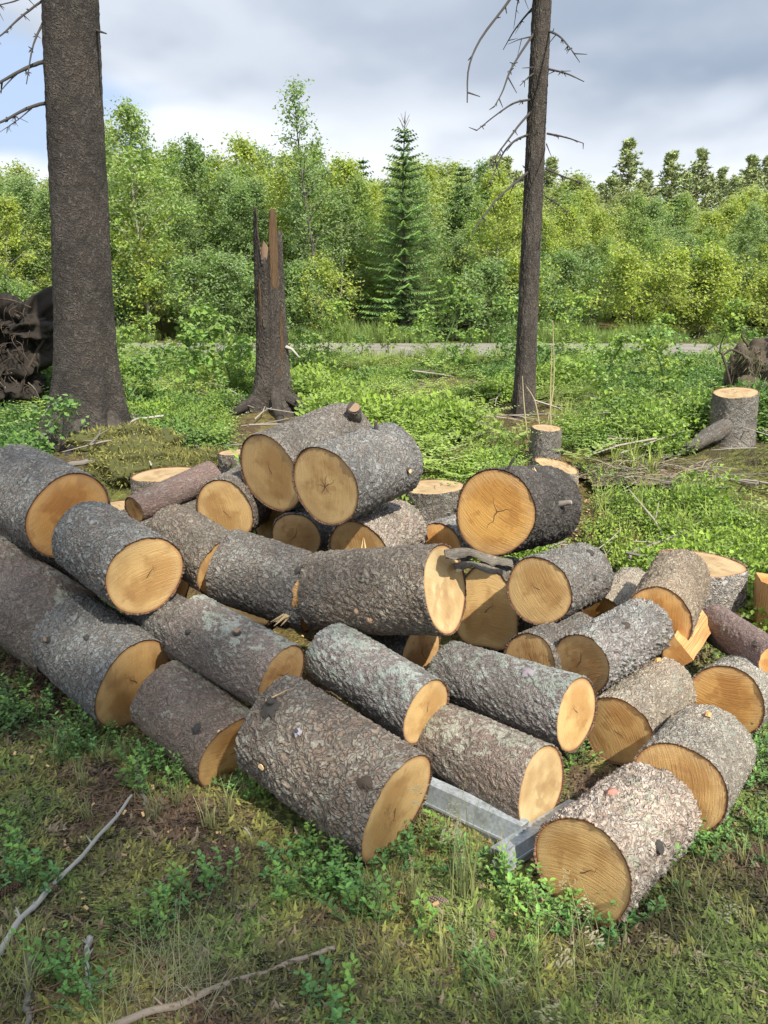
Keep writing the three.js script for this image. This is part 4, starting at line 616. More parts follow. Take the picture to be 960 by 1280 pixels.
const GREEN = { birch: [0.30, 0.425, 0.070], lime: [0.40, 0.485, 0.052], deep: [0.22, 0.345, 0.07], grey: [0.265, 0.385, 0.095] };
const protos = {
  birchA: broadleaf(1, 6.6, 1.5, 52, 8800, GREEN.birch, 0.12, 0.098, true), birchB: broadleaf(2, 6.0, 1.55, 50, 8800, GREEN.grey, 0.08, 0.098, true), birchC: broadleaf(3, 5.6, 1.6, 48, 8800, GREEN.lime, 0.10, 0.098, true), birchD: broadleaf(4, 6.2, 1.5, 52, 8800, GREEN.deep, 0.06, 0.098, true),
  bushA: broadleaf(5, 2.6, 1.1, 26, 4200, GREEN.lime, 0.05, 0.09, true), bushB: broadleaf(6, 2.2, 1.2, 26, 4200, GREEN.deep, 0.04, 0.09, true), airy: broadleaf(7, 7.6, 1.2, 40, 2600, GREEN.deep, 0.22, 0.095, true),
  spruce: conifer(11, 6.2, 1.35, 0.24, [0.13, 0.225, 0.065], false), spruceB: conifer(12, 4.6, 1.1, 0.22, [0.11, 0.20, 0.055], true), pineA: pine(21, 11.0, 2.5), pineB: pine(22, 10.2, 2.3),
};
const BIRCHBARK = plain([0.30, 0.27, 0.22]), DARKBARK = plain([0.10, 0.085, 0.07]), PINEBARK = plain([0.22, 0.13, 0.08]);
function plantTree(kind, name, label, group, x, z, turn, sc, bark, leafm, made) {
  const y = gh(x, z) - 0.05; let o;
  if (made[kind + name]) o = copyOf(made[kind + name], label, group); else { o = thing(name, label, 'tree', V(), group); part('trunk', protos[kind].bark, bark, o); part('crown', protos[kind].crown, leafm, o); made[kind + name] = o; }
  o.position.set(x, y, z); o.rotation.y = turn; o.scale.set(sc, sc * (0.94 + 0.12 * hash(Math.round(x * 10), Math.round(z * 10), 5)), sc); o.userData.label = label; o.userData.group = group; return o;
}
{
  const R = rng(900), made = {}, px = (u, z) => (u - 480) / FPX * -z * 1.0;
  const LAB = { birchA: 'young mid green birch in the thicket beyond the road', birchB: 'young grey green birch in the thicket beyond the road', birchC: 'young yellow green birch in the thicket beyond the road', birchD: 'young deep green broadleaf tree in the thicket beyond the road' };
  // the ones that stand out
  plantTree('spruce', 'young_spruce', 'young dark spruce with a bare forked tip at the road\'s far edge', 'young spruces by the road', px(503, -24.6), -24.6, 0.4, 1.08, DARKBARK, NEEDLE, made);
  plantTree('airy', 'tall_birch', 'tallest airy birch with leaves standing clear against the sky', 'tall birches', px(395, -24.9), -24.9, 1.0, 1.0, DARKBARK, TREELEAF, made);
  plantTree('birchA', 'young_birch', 'round headed birch with a pale slim trunk beside the big spruce', 'birches beyond the road', px(190, -24.4), -24.4, 0.2, 1.02, BIRCHBARK, TREELEAF, made);
  plantTree('spruceB', 'young_spruce', 'small dark spruce just behind the slender trunk', 'young spruces by the road', px(660, -25.5), -25.5, 2.0, 0.85, DARKBARK, NEEDLE, made);
  // front, middle and back of the thicket: height follows the picture's skyline
  const sky = (u) => { const k = [[-200, 6.0], [60, 5.6], [150, 6.2], [300, 6.0], [420, 6.0], [520, 5.3], [640, 5.1], [720, 4.6], [800, 4.3], [900, 4.6], [1200, 5.0]]; for (let i = 0; i < k.length - 1; i++) if (u < k[i + 1][0]) return lerp(k[i][1], k[i + 1][1], Math.max(0, (u - k[i][0]) / (k[i + 1][0] - k[i][0]))); return 5; };
  const rows = [[-25.2, 30, 0.78], [-27.0, 32, 0.92], [-29.5, 32, 1.02], [-32.5, 32, 1.14]];
  rows.forEach(([z0, n, hk], ri) => { for (let i = 0; i < n; i++) {
    const u = -140 + 1240 * (i + R() * 0.9) / n, z = z0 - R() * 1.8, r = R(), right = u > 600;
    const kind = right ? (r < 0.62 ? 'birchC' : r < 0.8 ? 'birchA' : 'birchB') : u < 130 ? (r < 0.5 ? 'birchC' : r < 0.8 ? 'birchA' : 'birchB') : (r < 0.34 ? 'birchA' : r < 0.60 ? 'birchB' : r < 0.72 ? 'birchD' : 'birchC');
    const hh = sky(u) * hk * (0.80 + 0.32 * R()), H = { birchA: 6.6, birchB: 6.0, birchC: 5.6, birchD: 6.2 }[kind];
    plantTree(kind, 'young_birch', LAB[kind], 'birches beyond the road', px(u, z), z, R() * 6.28, hh / H, R() < 0.4 ? BIRCHBARK : DARKBARK, TREELEAF, made);
  } });
  for (let i = 0; i < 26; i++) { const u = -80 + 1120 * (i + R()) / 26, z = -24.1 - R() * 1.1, lime = u > 560 || u < 250 ? R() < 0.7 : R() < 0.35; if (u > 455 && u < 560) continue; plantTree(lime ? 'bushA' : 'bushB', 'roadside_bush', lime ? 'low yellow green bush along the road\'s far edge' : 'low dark green bush along the road\'s far edge', lime ? 'bright bushes along the road' : 'dark bushes along the road', px(u, z), z, R() * 6.28, 0.7 + R() * 0.5, DARKBARK, TREELEAF, made); }
  for (const [u, z, s] of [[25, -26, 0.9], [330, -27, 0.95], [455, -30, 1.1], [600, -29, 0.9], [570, -31, 1.15], [120, -31, 1.1], [820, -31, 0.95], [940, -29, 0.9]]) plantTree('spruceB', 'young_spruce', 'young green spruce standing among the birches', 'young spruces in the thicket', px(u, z), z, u, s * 1.15, DARKBARK, NEEDLE, made);
  const pu = [...Array(34).keys()].map((i) => 532 + i * 14 + (i * 37 % 9));
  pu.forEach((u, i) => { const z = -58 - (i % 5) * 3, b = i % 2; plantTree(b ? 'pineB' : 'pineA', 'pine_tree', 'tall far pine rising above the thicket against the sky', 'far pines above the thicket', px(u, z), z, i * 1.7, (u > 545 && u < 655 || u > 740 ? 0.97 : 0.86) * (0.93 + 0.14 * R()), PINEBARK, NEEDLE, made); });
  // the wood that closes the view behind, read as one mass
  const wood = protos.birchB.crown, N = 420, im = shadow(new THREE.InstancedMesh(wood, TREELEAF, N)), mt = new THREE.Matrix4(), c = new THREE.Color();
  for (let i = 0; i < N; i++) { const z = -36 - R() * 22, x = (R() * 2 - 1) * (26 - z * 0.35), s = 0.85 + R() * 0.45 - (x > 4 ? 0.1 : 0); mt.compose(V(x, gh(x, z) - 0.1, z), new THREE.Quaternion().setFromAxisAngle(UP, R() * 6.28), V(s * 1.3, s, s * 1.3)); im.setMatrixAt(i, mt); const k = 0.8 + R() * 0.6; im.setColorAt(i, c.setRGB(k * 1.2, k, k * 0.8)); }
  im.name = 'far_wood'; im.userData = { kind: 'stuff', label: 'far mass of young trees closing the view behind the birches', category: 'wood' }; scene.add(im);
}
// ---------------------------------------------------------------- crowns above the frame, and the forest edge beside the camera that shades the heap
{
  const crownGeo = conifer(31, 9, 2.0, 0.46, [0.045, 0.085, 0.032], true, 0.0, 0.8, 0.15);
  part('crown', crownGeo.crown.clone().translate(0, bigSpruce.L - 3.4, 0), NEEDLE, bigSpruce.g).position.set(bigSpruce.z.x * bigSpruce.L * 0.75, 0, bigSpruce.z.z * bigSpruce.L * 0.75);
  part('crown', crownGeo.crown.clone().scale(0.75, 0.75, 0.75).translate(0, thinSpruce.L - 2.0, 0), NEEDLE, thinSpruce.g).position.set(thinSpruce.z.x * thinSpruce.L * 0.8, 0, thinSpruce.z.z * thinSpruce.L * 0.8);
  let first = null; const spots = [[4.63, 7.70, 1.8], [2.44, 9.7, 1.8], [7.6, 12.2, 1.9]];
  for (const [x, z, s] of spots) {
    let o; if (!first) { o = first = thing('edge_spruce', 'spruce of the forest edge shading the heap', 'tree', V(), 'spruces of the forest edge'); part('trunk', white(sweep([V(0, -0.1, 0), V(0, 4, 0), V(0, 11, 0)], [0.2, 0.16, 0.02], 10)), BARK.scaly.mat, o); part('crown', crownGeo.crown.clone().translate(0, 2.2, 0), NEEDLE, o); } else o = copyOf(first);
    o.position.set(x, gh(x, z), z); o.scale.setScalar(s); o.rotation.y = x * 1.3;
  }
}

// ---------------------------------------------------------------- undergrowth
function sprig(seed, H, n, size, base, spread) {                      // bilberry: a few thin stems with small oval leaves
  const R = rng(seed), stems = [], t = new Tri();
  for (let s = 0; s < n; s++) {
    const a = R() * 6.28, h = H * (0.55 + 0.5 * R()), o = V((R() - 0.5) * spread * 0.6, -0.02, (R() - 0.5) * spread * 0.6), e = o.clone().add(V(Math.cos(a) * spread * R() * 1.1, h, Math.sin(a) * spread * R() * 1.1)), c = curve([o, o.clone().lerp(e, 0.5).add(V((R() - 0.5) * 0.02, 0, (R() - 0.5) * 0.02)), e], 8);
    stems.push(sweep(c, (q) => 0.0022 * (1 - q) + 0.0008, 4, false)); const br = 0.75 + R() * 0.55;
    for (let i = 2; i <= 8; i++) for (let k = 0; k < (i > 5 ? 3 : 2); k++) {
      const p = c[i], d = V(Math.cos(i * 2.4 + k * 2.6 + a), 0.25 + 0.4 * R(), Math.sin(i * 2.4 + k * 2.6 + a)).normalize(), off = k > 0 ? 0.012 * R() : 0, nrm = V((R() - 0.5) * 0.7, 1, (R() - 0.5) * 0.7); nrm.addScaledVector(d, -nrm.dot(d)).normalize();
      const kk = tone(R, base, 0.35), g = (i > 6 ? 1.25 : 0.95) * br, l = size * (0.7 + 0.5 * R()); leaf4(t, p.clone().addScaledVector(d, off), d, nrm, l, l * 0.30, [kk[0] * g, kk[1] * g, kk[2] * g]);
    }
  }
  return { stem: mergeGeometries(stems), leaves: t.geo() };
}
const PX_BILBERRY = [[100, 925], [140, 930], [120, 900], [62, 888], [28, 872], [205, 962], [238, 968], [262, 975], [225, 990], [20, 1085], [8, 1062], [44, 1112], [62, 1222], [118, 1268], [195, 1158], [214, 1140], [182, 992], [270, 1122], [292, 968], [372, 1118], [396, 1108], [420, 1092], [352, 1130], [445, 1100], [470, 1158], [448, 1150], [432, 1262], [410, 1277], [640, 1128], [662, 1150], [690, 1142], [722, 1162], [620, 1112], [765, 1158], [792, 1128], [810, 1108], [842, 1056], [868, 1044], [896, 1036], [930, 985], [952, 962], [942, 935], [532, 1178], [572, 1085], [700, 965], [722, 958], [692, 1003], [936, 1078], [892, 1060], [592, 1236], [660, 1190], [745, 1172], [48, 905], [82, 948], [165, 985], [300, 985], [10, 910], [955, 1050], [545, 1065], [510, 1075], [655, 1015], [880, 1075], [90, 905], [112, 945], [155, 950], [185, 965], [30, 900], [70, 925], [15, 890], [310, 1000], [330, 1010], [365, 1090], [405, 1130], [435, 1120], [385, 1075], [490, 1085], [675, 1165], [705, 1170], [640, 1160], [780, 1150], [825, 1090], [855, 1062], [915, 1020], [905, 1055], [948, 985], [925, 955], [30, 1100], [5, 1100], [200, 1175], [100, 1240], [225, 1120]];
{
  const made = [sprig(1, 0.15, 6, 0.0165, [0.15, 0.29, 0.05], 0.07), sprig(2, 0.12, 7, 0.0155, [0.12, 0.25, 0.05], 0.09), sprig(3, 0.17, 4, 0.018, [0.18, 0.32, 0.05], 0.06), sprig(4, 0.11, 8, 0.0155, [0.10, 0.225, 0.055], 0.10)], src = [], R = rng(31);
  PX_BILBERRY.forEach(([u, v], i) => {
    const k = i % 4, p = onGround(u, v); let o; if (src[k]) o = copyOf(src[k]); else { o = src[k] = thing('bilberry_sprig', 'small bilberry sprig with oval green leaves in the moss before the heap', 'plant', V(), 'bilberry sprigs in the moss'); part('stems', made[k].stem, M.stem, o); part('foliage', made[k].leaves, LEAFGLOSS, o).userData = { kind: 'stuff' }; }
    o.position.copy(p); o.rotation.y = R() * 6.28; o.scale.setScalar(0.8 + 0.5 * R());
  });
}
const hidesFoot = (x, z) => { const d = Math.hypot(x, z); for (const [sx, sz, r, len = 0.8] of SIGHT) { const D = Math.hypot(sx, sz), lat = Math.abs(x * sz - z * sx) / D, along = (x * sx + z * sz) / D; if (lat < r + 0.12 && along < D + 0.1 && along > D - len - r) return true; } return false; };
const inPile = (x, z, pad = 0) => { for (const k in LOGS) { const l = LOGS[k], a = l.A, b = l.B, dx = b.x - a.x, dz = b.z - a.z, t = Math.min(1, Math.max(0, ((x - a.x) * dx + (z - a.z) * dz) / (dx * dx + dz * dz))), q = Math.hypot(x - a.x - dx * t, z - a.z - dz * t); if (q < l.r0 * 0.8 + pad) return true; } return false; };
function scatter(name, label, category, geo, mat, N, place, seed) {     // ground cover that nobody could count
  const R = rng(seed), im = shadow(new THREE.InstancedMesh(geo, mat, N)), mt = new THREE.Matrix4(), c = new THREE.Color(), q = new THREE.Quaternion(), e = new THREE.Euler(); let n = 0, guard = 0;
  while (n < N && guard++ < N * 30) { const s = place(R); if (!s) continue; q.setFromEuler(e.set((R() - 0.5) * (s.tip || 0.3), R() * 6.283, (R() - 0.5) * (s.tip || 0.3))); mt.compose(V(s.x, s.y ?? gh(s.x, s.z), s.z), q, V(s.s, s.s * (s.h || 1), s.s)); im.setMatrixAt(n, mt); im.setColorAt(n, c.setRGB(...s.c)); n++; }
  im.count = n; im.name = name; im.userData = { kind: 'stuff', label, category }; scene.add(im); return im;
}
{
  // moss shoots in front
  const R = rng(5), t = new Tri(); for (let i = 0; i < 9; i++) {
    const a = R() * 6.28, l = 0.016 + R() * 0.016, o = V((R() - 0.5) * 0.016, -0.006, (R() - 0.5) * 0.016), up = 0.5 + R() * 1.1, s = V(-Math.sin(a), 0, Math.cos(a)), k = 0.7 + R() * 0.6; let q = o, w = 0.0016;
    for (let j = 1; j <= 3; j++) { const f = j / 3, e = o.clone().add(V(Math.cos(a) * l * f, l * up * (f - 0.5 * f * f), Math.sin(a) * l * f)), nw = [0, 0.0036, 0.0026, 0.0004][j], m = q.clone().lerp(e, 0.5); t.quad(q.clone().addScaledVector(s, -w), q.clone().addScaledVector(s, w), e.clone().addScaledVector(s, nw), e.clone().addScaledVector(s, -nw), [k, k, k]); if (j < 3) for (const sg of [-1, 1]) t.tri(m, e, m.clone().addScaledVector(s, sg * 0.008).add(V(Math.cos(a) * 0.004, -0.002, Math.sin(a) * 0.004)), [k * 0.9, k * 0.9, k * 0.9]); q = e; w = nw; }
  }
  const mossGeo = t.geo();
  scatter('moss_carpet', 'carpet of olive and yellow moss in front of the heap', 'moss', mossGeo, MOSSM, 105000, (R) => {
    const z = -1.25 - 2.3 * Math.pow(R(), 0.9), w = 0.62 * -z + 0.25, x = (R() * 2 - 1) * w; const n = fb(x * 3.2 + 7, z * 3.2 + 3, 4, 61), g = fb(x * 1.3 + 1, z * 1.3 + 5, 3, 63); if (n < 0.40 && R() < 0.75) return null;
    const g2 = fb(x * 4.1 + 11, z * 4.1 + 2, 3, 67), g3 = fb(x * 7 + 2, z * 7 + 8, 2, 69), k = (0.5 + 0.8 * R()) * (0.7 + 0.6 * g3), yl = sstep(0.40, 0.64, g + (R() - 0.5) * 0.25); let c = mix3([0.17, 0.155, 0.058], [0.32, 0.305, 0.075], yl); c = mix3(c, [0.19, 0.25, 0.055], sstep(0.48, 0.62, g2)); c = mix3(c, [0.17, 0.105, 0.060], sstep(0.44, 0.32, g2)); if (R() < 0.08) c = [0.32, 0.24, 0.15];
    return { x, z, y: gh(x, z) + 0.002 + (n - 0.45) * 0.05, s: 0.65 + 0.85 * R(), tip: 0.9, c: [c[0] * k, c[1] * k, c[2] * k] };
  }, 71);
  // fallen needles, bits of bark
  const needle = new THREE.BoxGeometry(0.0016, 0.0012, 0.03);
  scatter('needle_litter', 'brown fallen needles and twig bits between the moss', 'litter', needle, plain([1, 1, 1]), 5200, (R) => { const z = -1.3 - 2.0 * R(), x = (R() * 2 - 1) * (0.6 * -z + 0.2), n = fb(x * 2.5 + 17, z * 2.5 + 3, 3, 65), nearBeam = Math.hypot(x - 0.18, z + 1.85) < 0.28; if (n < 0.5 && !nearBeam && R() < 0.8) return null; const k = 0.6 + R() * 0.8, red = nearBeam ? [0.24, 0.10, 0.045] : [0.20, 0.13, 0.075]; return { x, z, y: gh(x, z) + 0.010 + R() * 0.01, s: 0.7 + R() * 1.1, tip: 0.7, c: [red[0] * k, red[1] * k, red[2] * k] }; }, 73);
  // bilberry and herbs behind the heap
  const ct = new Tri(), R2 = rng(8); for (let i = 0; i < 120; i++) { const a = R2() * 6.28, q = Math.sqrt(R2()) * 0.15, h = (0.02 + 0.13 * R2()) * (1 - q * 2.2), p = V(Math.cos(a) * q, h, Math.sin(a) * q), d = unit(R2); d.y = Math.abs(d.y) * 0.5; d.normalize(); const n = V((R2() - 0.5), 1, (R2() - 0.5)); n.addScaledVector(d, -n.dot(d)).normalize(); const k = (0.65 + R2() * 0.6), l = 0.017 + 0.013 * R2(); leaf(ct, p, d, n, l, l * 0.34, [k, k, k]); }
  const clump = ct.geo();
  scatter('bilberry_carpet', 'green bilberry carpet spreading behind the heap to the road', 'ground cover', clump, LEAF, 17000, (R) => {
    const d = 3.4 + 15.5 * Math.pow(R(), 1.15), z = -d, x = (R() * 2 - 1) * (0.62 * d + 0.6); if (inPile(x, z, 0.24)) return null; const n = fb(x * 0.75 + 3, z * 0.75 + 2, 3, 81), g = fb(x * 0.5 + 9, z * 0.5 + 4, 3, 83); if (n < 0.45 || hidesFoot(x, z) || z < -14.6) return null; if (Math.hypot(x - 2.0, (z + 5.9) * 1.3) < 0.75 && R() < 0.92) return null; if (Math.hypot(x - 1.3, (z + 4.9) * 1.2) < 0.55 && R() < 0.75) return null;
    const k = 0.75 + 0.6 * R(), c = mix3([0.100, 0.215, 0.030], [0.26, 0.38, 0.040], sstep(0.36, 0.62, g + (R() - 0.5) * 0.2)); return { x, z, s: (0.5 + 0.5 * R() + 0.75 * sstep(0.5, 0.70, fb(x * 1.1 + 31, z * 1.1, 3, 84))) * (1 + 0.03 * d), h: (0.8 + 0.8 * R()) * (d > 12 ? 0.6 : 1), c: [c[0] * k, c[1] * k, c[2] * k] }; }, 85);
  scatter('side_bilberry', 'bilberry leaves at the edges of the heap', 'ground cover', clump, LEAF, 190, (R) => { const side = R() < 0.5, x = side ? 1.25 + R() * 1.3 : -1.5 - R() * 0.9, z = side ? -2.2 - R() * 1.7 : -2.3 - R() * 1.2; if (inPile(x, z, 0.05)) return null; const k = 0.7 + 0.6 * R(); return { x, z, s: 0.65 + 0.5 * R(), c: [0.11 * k, 0.22 * k, 0.05 * k] }; }, 87);
  // taller herbs: rowan seedlings and ferns with bright feathered leaves
  const ht = new Tri(), R3 = rng(9); for (let s = 0; s < 6; s++) { const a = s * 1.05 + R3() * 0.4, L = 0.22 + 0.12 * R3(), up = 0.5 + 0.5 * R3(); for (let i = 1; i <= 8; i++) for (const sg of [-1, 1]) { const f = i / 8, p = V(Math.cos(a) * L * f, 0.10 + L * up * (f - 0.45 * f * f), Math.sin(a) * L * f), d = V(Math.cos(a + sg * 1.1), 0.05, Math.sin(a + sg * 1.1)), l = 0.065 * (1.15 - f * 0.7), k = 0.8 + 0.4 * R3(); leaf(ht, p, d, V(0, 1, 0), l, l * 0.2, [k, k, k]); } }
  scatter('herb_layer', 'bright feathery herbs and seedlings scattered through the bilberry carpet', 'ground cover', ht.geo(), LEAF, 1700, (R) => { const d = 4.6 + 11.5 * R(), z = -d, x = (R() * 2 - 1) * (0.6 * d + 0.4), g = fb(x * 0.6 + 19, z * 0.6 + 2, 3, 89); if (g < 0.46 || hidesFoot(x, z)) return null; const k = 0.8 + 0.5 * R(); return { x, z, s: (0.45 + 1.1 * R() * R()) * (d > 12 ? 1.25 : 1), c: [0.30 * k, 0.42 * k, 0.045 * k] }; }, 91);
  // grass along the road
  const gt = new Tri(), R4 = rng(10); for (let i = 0; i < 18; i++) { const a = R4() * 6.28, h = 0.35 + 0.4 * R4(), o = V((R4() - 0.5) * 0.14, 0, (R4() - 0.5) * 0.14), s = V(-Math.sin(a), 0, Math.cos(a)).multiplyScalar(0.007), m = o.clone().add(V(Math.cos(a) * h * 0.12, h * 0.6, Math.sin(a) * h * 0.12)), e = o.clone().add(V(Math.cos(a) * h * 0.4, h, Math.sin(a) * h * 0.4)), k = 0.75 + 0.5 * R4(); gt.quad(o.clone().sub(s), o.clone().add(s), m.clone().add(s), m.clone().sub(s), [k, k, k]); gt.tri(m.clone().sub(s), m.clone().add(s), e, [k, k, k]); }
  const tuft = gt.geo();
  scatter('verge_grass', 'tall bright grass along both edges of the gravel road', 'grass', tuft, GRASS, 7000, (R) => { const far = R() < 0.62, z = far ? -22.9 - 2.4 * R() : -16.6 + 2.6 * Math.pow(R(), 1.3), x = (R() * 2 - 1) * 17, g = fb(x * 0.5 + 29, z * 0.5, 3, 95); if (g < (far ? 0.36 : 0.45)) return null; const k = 0.8 + 0.5 * R(), c = mix3([0.15, 0.25, 0.05], [0.28, 0.37, 0.07], g); return { x, z, s: (far ? 1.5 * (g - 0.1) : 0.15 + 1.2 * Math.max(0, g - 0.52)) * (0.5 + 0.8 * R()), c: [c[0] * k, c[1] * k, c[2] * k] }; }, 97);
  scatter('glade_grass', 'yellow green grass in patches among the bilberry', 'grass', tuft, GRASS, 1100, (R) => { const d = 4.2 + 11 * R(), z = -d, x = (R() * 2 - 1) * (0.6 * d + 0.4), g = fb(x * 0.8 + 41, z * 0.8 + 6, 3, 111); if (g < 0.55 || hidesFoot(x, z) || inPile(x, z, 0.3)) return null; const k = 0.75 + 0.6 * R(); return { x, z, s: 0.18 + 0.24 * R(), tip: 0.5, c: [0.34 * k, 0.40 * k, 0.09 * k] }; }, 113);
  const twg = mergeGeometries([sweep([V(-0.2, 0, 0), V(0, 0.015, 0.02), V(0.2, 0.02, 0)], [0.006, 0.005, 0.002], 4, false), sweep([V(0, 0.015, 0.02), V(0.09, 0.03, 0.07)], [0.003, 0.0015], 4, false)]);
  scatter('twig_litter', 'grey dead twigs strewn through the ground cover', 'litter', twg, plain([1, 1, 1]), 420, (R) => { const d = 3.9 + 9 * R(), z = -d, x = (R() * 2 - 1) * (0.6 * d + 0.4); if (inPile(x, z, 0.15)) return null; const k = 0.5 + R(); return { x, z, y: gh(x, z) + 0.06 + R() * 0.08, s: 0.6 + 1.2 * R(), tip: 0.6, c: [0.24 * k, 0.21 * k, 0.175 * k] }; }, 115);
  const chip = new THREE.BoxGeometry(0.016, 0.0025, 0.008);
  scatter('wood_chips', 'pale orange wood chips and sawdust fallen around the stumps', 'litter', chip, plain([1, 1, 1]), 2600, (R) => { const near = R() < 0.35, a = R() * 6.28, q = Math.sqrt(R()), x = near ? (R() * 2 - 1) * 1.5 : 1.35 + Math.cos(a) * q * 0.85, z = near ? -1.7 - 2.4 * R() : -4.9 + Math.sin(a) * q * 0.8; if (near && R() < 0.5) return null; const k = 0.6 + 0.6 * R(); return { x, z, y: gh(x, z) + 0.012 + R() * 0.02, s: 0.3 + 1.0 * R(), tip: 1.0, c: [0.62 * k, 0.40 * k, 0.19 * k] }; }, 117);
  scatter('thin_grass', 'sparse thin grass growing out of the moss', 'grass', tuft, GRASS, 90, (R) => { const z = -1.35 - 1.5 * R(), x = (R() * 2 - 1) * (0.6 * -z + 0.1); if (inPile(x, z) || fb(x * 2 + 9, z * 2, 2, 98) < 0.45) return null; const k = 0.7 + 0.6 * R(); return { x, z, s: 0.10 + 0.14 * R(), c: [0.32 * k, 0.33 * k, 0.12 * k] }; }, 99);
}
// grass clumps that stand alone
function grassClump(u, v, n, h, spread, w, cols, label, seeds, seed) {
  const p = onGround(u, v), R = rng(seed), t = new Tri(), st = new Tri(), g = thing('grass_clump', label, 'grass', p);
  for (let i = 0; i < n; i++) { const a = R() * 6.28, l = h * (0.5 + 0.55 * R()), b = spread * (0.15 + 0.5 * R()), o = V((R() - 0.5) * spread * 0.2, -0.01, (R() - 0.5) * spread * 0.2), k0 = mix3(cols[0], cols[1], R()), k = k0, s = V(-Math.sin(a), 0, Math.cos(a)); let q = o, pw = w;
    const N = 6; for (let j = 1; j <= N; j++) { const f = j / N, e = o.clone().add(V(Math.cos(a) * b * l * f * f * 1.6, l * (f - 0.28 * f * f * (b + 0.2)), Math.sin(a) * b * l * f * f * 1.6)), nw = w * (1 - f) + 0.0003; t.quad(q.clone().addScaledVector(s, -pw), q.clone().addScaledVector(s, pw), e.clone().addScaledVector(s, nw), e.clone().addScaledVector(s, -nw), k); q = e; pw = nw; }
    if (i < seeds) for (let j = 0; j < 26; j++) { const o2 = q.clone().add(V((R() - 0.5) * 0.02 + Math.cos(a) * 0.05 * (R() - 0.6), -0.07 * R(), (R() - 0.5) * 0.02)); leaf(st, o2, V(Math.cos(a) + (R() - 0.5), -0.3, Math.sin(a) + (R() - 0.5)).normalize(), V(0, 1, 0.3).normalize(), 0.013, 0.0022, [0.46, 0.42, 0.26]); }
  }
  part('blades', t.geo(), GRASS, g).userData = { kind: 'stuff' }; if (seeds) part('seed_heads', st.geo(), GRASS, g).userData = { kind: 'stuff' }; return g;
}
grassClump(578, 1128, 46, 0.40, 0.35, 0.0017, [[0.18, 0.26, 0.06], [0.34, 0.34, 0.13]], 'tall thin grass clump with drooping seed heads before the steel channel', 5, 1);
grassClump(215, 1240, 190, 0.19, 1.1, 0.0010, [[0.22, 0.25, 0.10], [0.40, 0.38, 0.20]], 'low tousled tuft of fine pale grass beside the brown fallen stick', 0, 2);
grassClump(640, 1268, 60, 0.22, 0.8, 0.0016, [[0.17, 0.27, 0.06], [0.30, 0.34, 0.12]], 'loose green grass clump with seed heads before the pine cones', 4, 3);
grassClump(745, 1210, 26, 0.26, 1.0, 0.0014, [[0.20, 0.26, 0.07], [0.40, 0.40, 0.18]], 'spreading grass clump with pale seed heads beside the pale grey flaky log', 6, 4);
grassClump(470, 1195, 40, 0.17, 0.9, 0.0014, [[0.17, 0.25, 0.06], [0.32, 0.34, 0.13]], 'short green grass at the tip of the brown fallen stick', 1, 5);
grassClump(890, 1190, 30, 0.18, 1.2, 0.0012, [[0.26, 0.28, 0.09], [0.42, 0.40, 0.19]], 'wispy yellowish grass in the sunlit moss', 3, 6);
grassClump(15, 1235, 60, 0.16, 0.8, 0.0014, [[0.20, 0.28, 0.06], [0.34, 0.36, 0.12]], 'short grass at the foot of the pale fallen stick', 0, 7);
grassClump(800, 1262, 40, 0.14, 1.0, 0.0014, [[0.22, 0.29, 0.06], [0.36, 0.36, 0.12]], 'low bright grass in the moss near a chip of bark', 0, 8);

// sticks, cones, chips
function stick(label, r, mat, px, lift = 0.012, name = 'fallen_stick') { const pts = px.map(([u, v]) => onGround(u, v, lift)), o = pts[0].clone(), c = curve(pts.map((p) => p.clone().sub(o)), 26); for (let i = 1; i < c.length; i++) c[i].add(V(r * 0.35 * Math.sin(i * 0.9), r * 0.2 * Math.sin(i * 1.3), r * 0.35 * Math.cos(i * 0.7))); const g = thing(name, label, 'stick', o); part('wood', sweep(c, (t) => r * (1 - 0.45 * t), 8, true, 0.28, Math.round(px[0][0])), mat, g);
  const R = rng(Math.round(px[0][0] * 3 + 1)); if (r > 0.007) for (let i = 0; i < 5; i++) { const k = 4 + Math.floor(R() * 20), e = c[k].clone().add(V((R() - 0.5) * 0.05, 0.012 + R() * 0.02, (R() - 0.5) * 0.04)); part('twig', sweep([c[k], e], [r * 0.4, r * 0.15], 5), mat, g); } }
stick('long pale grey stick lying on the moss before the bottom logs', 0.009, M.twigPale, [[-12, 1205], [30, 1145], [75, 1098], [120, 1050], [166, 994]], 0.03);
stick('long brown stick curving through the front moss', 0.010, plain([0.30, 0.235, 0.18]), [[120, 1288], [200, 1262], [280, 1232], [350, 1208], [420, 1184]], 0.028);
stick('short pale peeling stick pointing to the camera in the moss', 0.008, M.twigPale, [[112, 1172], [108, 1205], [114, 1250]]);
stick('short dark mossy stick half buried in moss', 0.012, M.twig, [[38, 1196], [34, 1235], [35, 1285]]);
stick('short grey stick at the foot of the bottom lichen log', 0.010, M.twig, [[168, 946], [176, 980], [182, 1006]]);
stick('thin pale twig before the biggest front log', 0.004, M.twigPale, [[305, 1035], [320, 1050], [336, 1064]]);
stick('short broken bit of branch lying in the front moss', 0.009, M.twigBrown, [[246, 1089], [268, 1081], [290, 1081]]);
stick('dark brown stick at the moss\'s edge by bilberries', 0.008, M.twigBrown, [[18, 1048], [45, 1044], [76, 1042]]);
stick('thin brown twig beside the cone by the grass', 0.004, M.twigBrown, [[490, 1165], [530, 1178], [560, 1190]]);
stick('curved grey branch lying behind the high end log', 0.022, M.twig, [[85, 581], [125, 577], [160, 588], [185, 604]], 0.09, 'fallen_branch');
stick('white peeled twig leaning over the wide low stump', 0.012, M.twigPale, [[205, 520], [172, 524], [165, 538], [178, 560], [190, 582]], 0.16, 'fallen_branch');
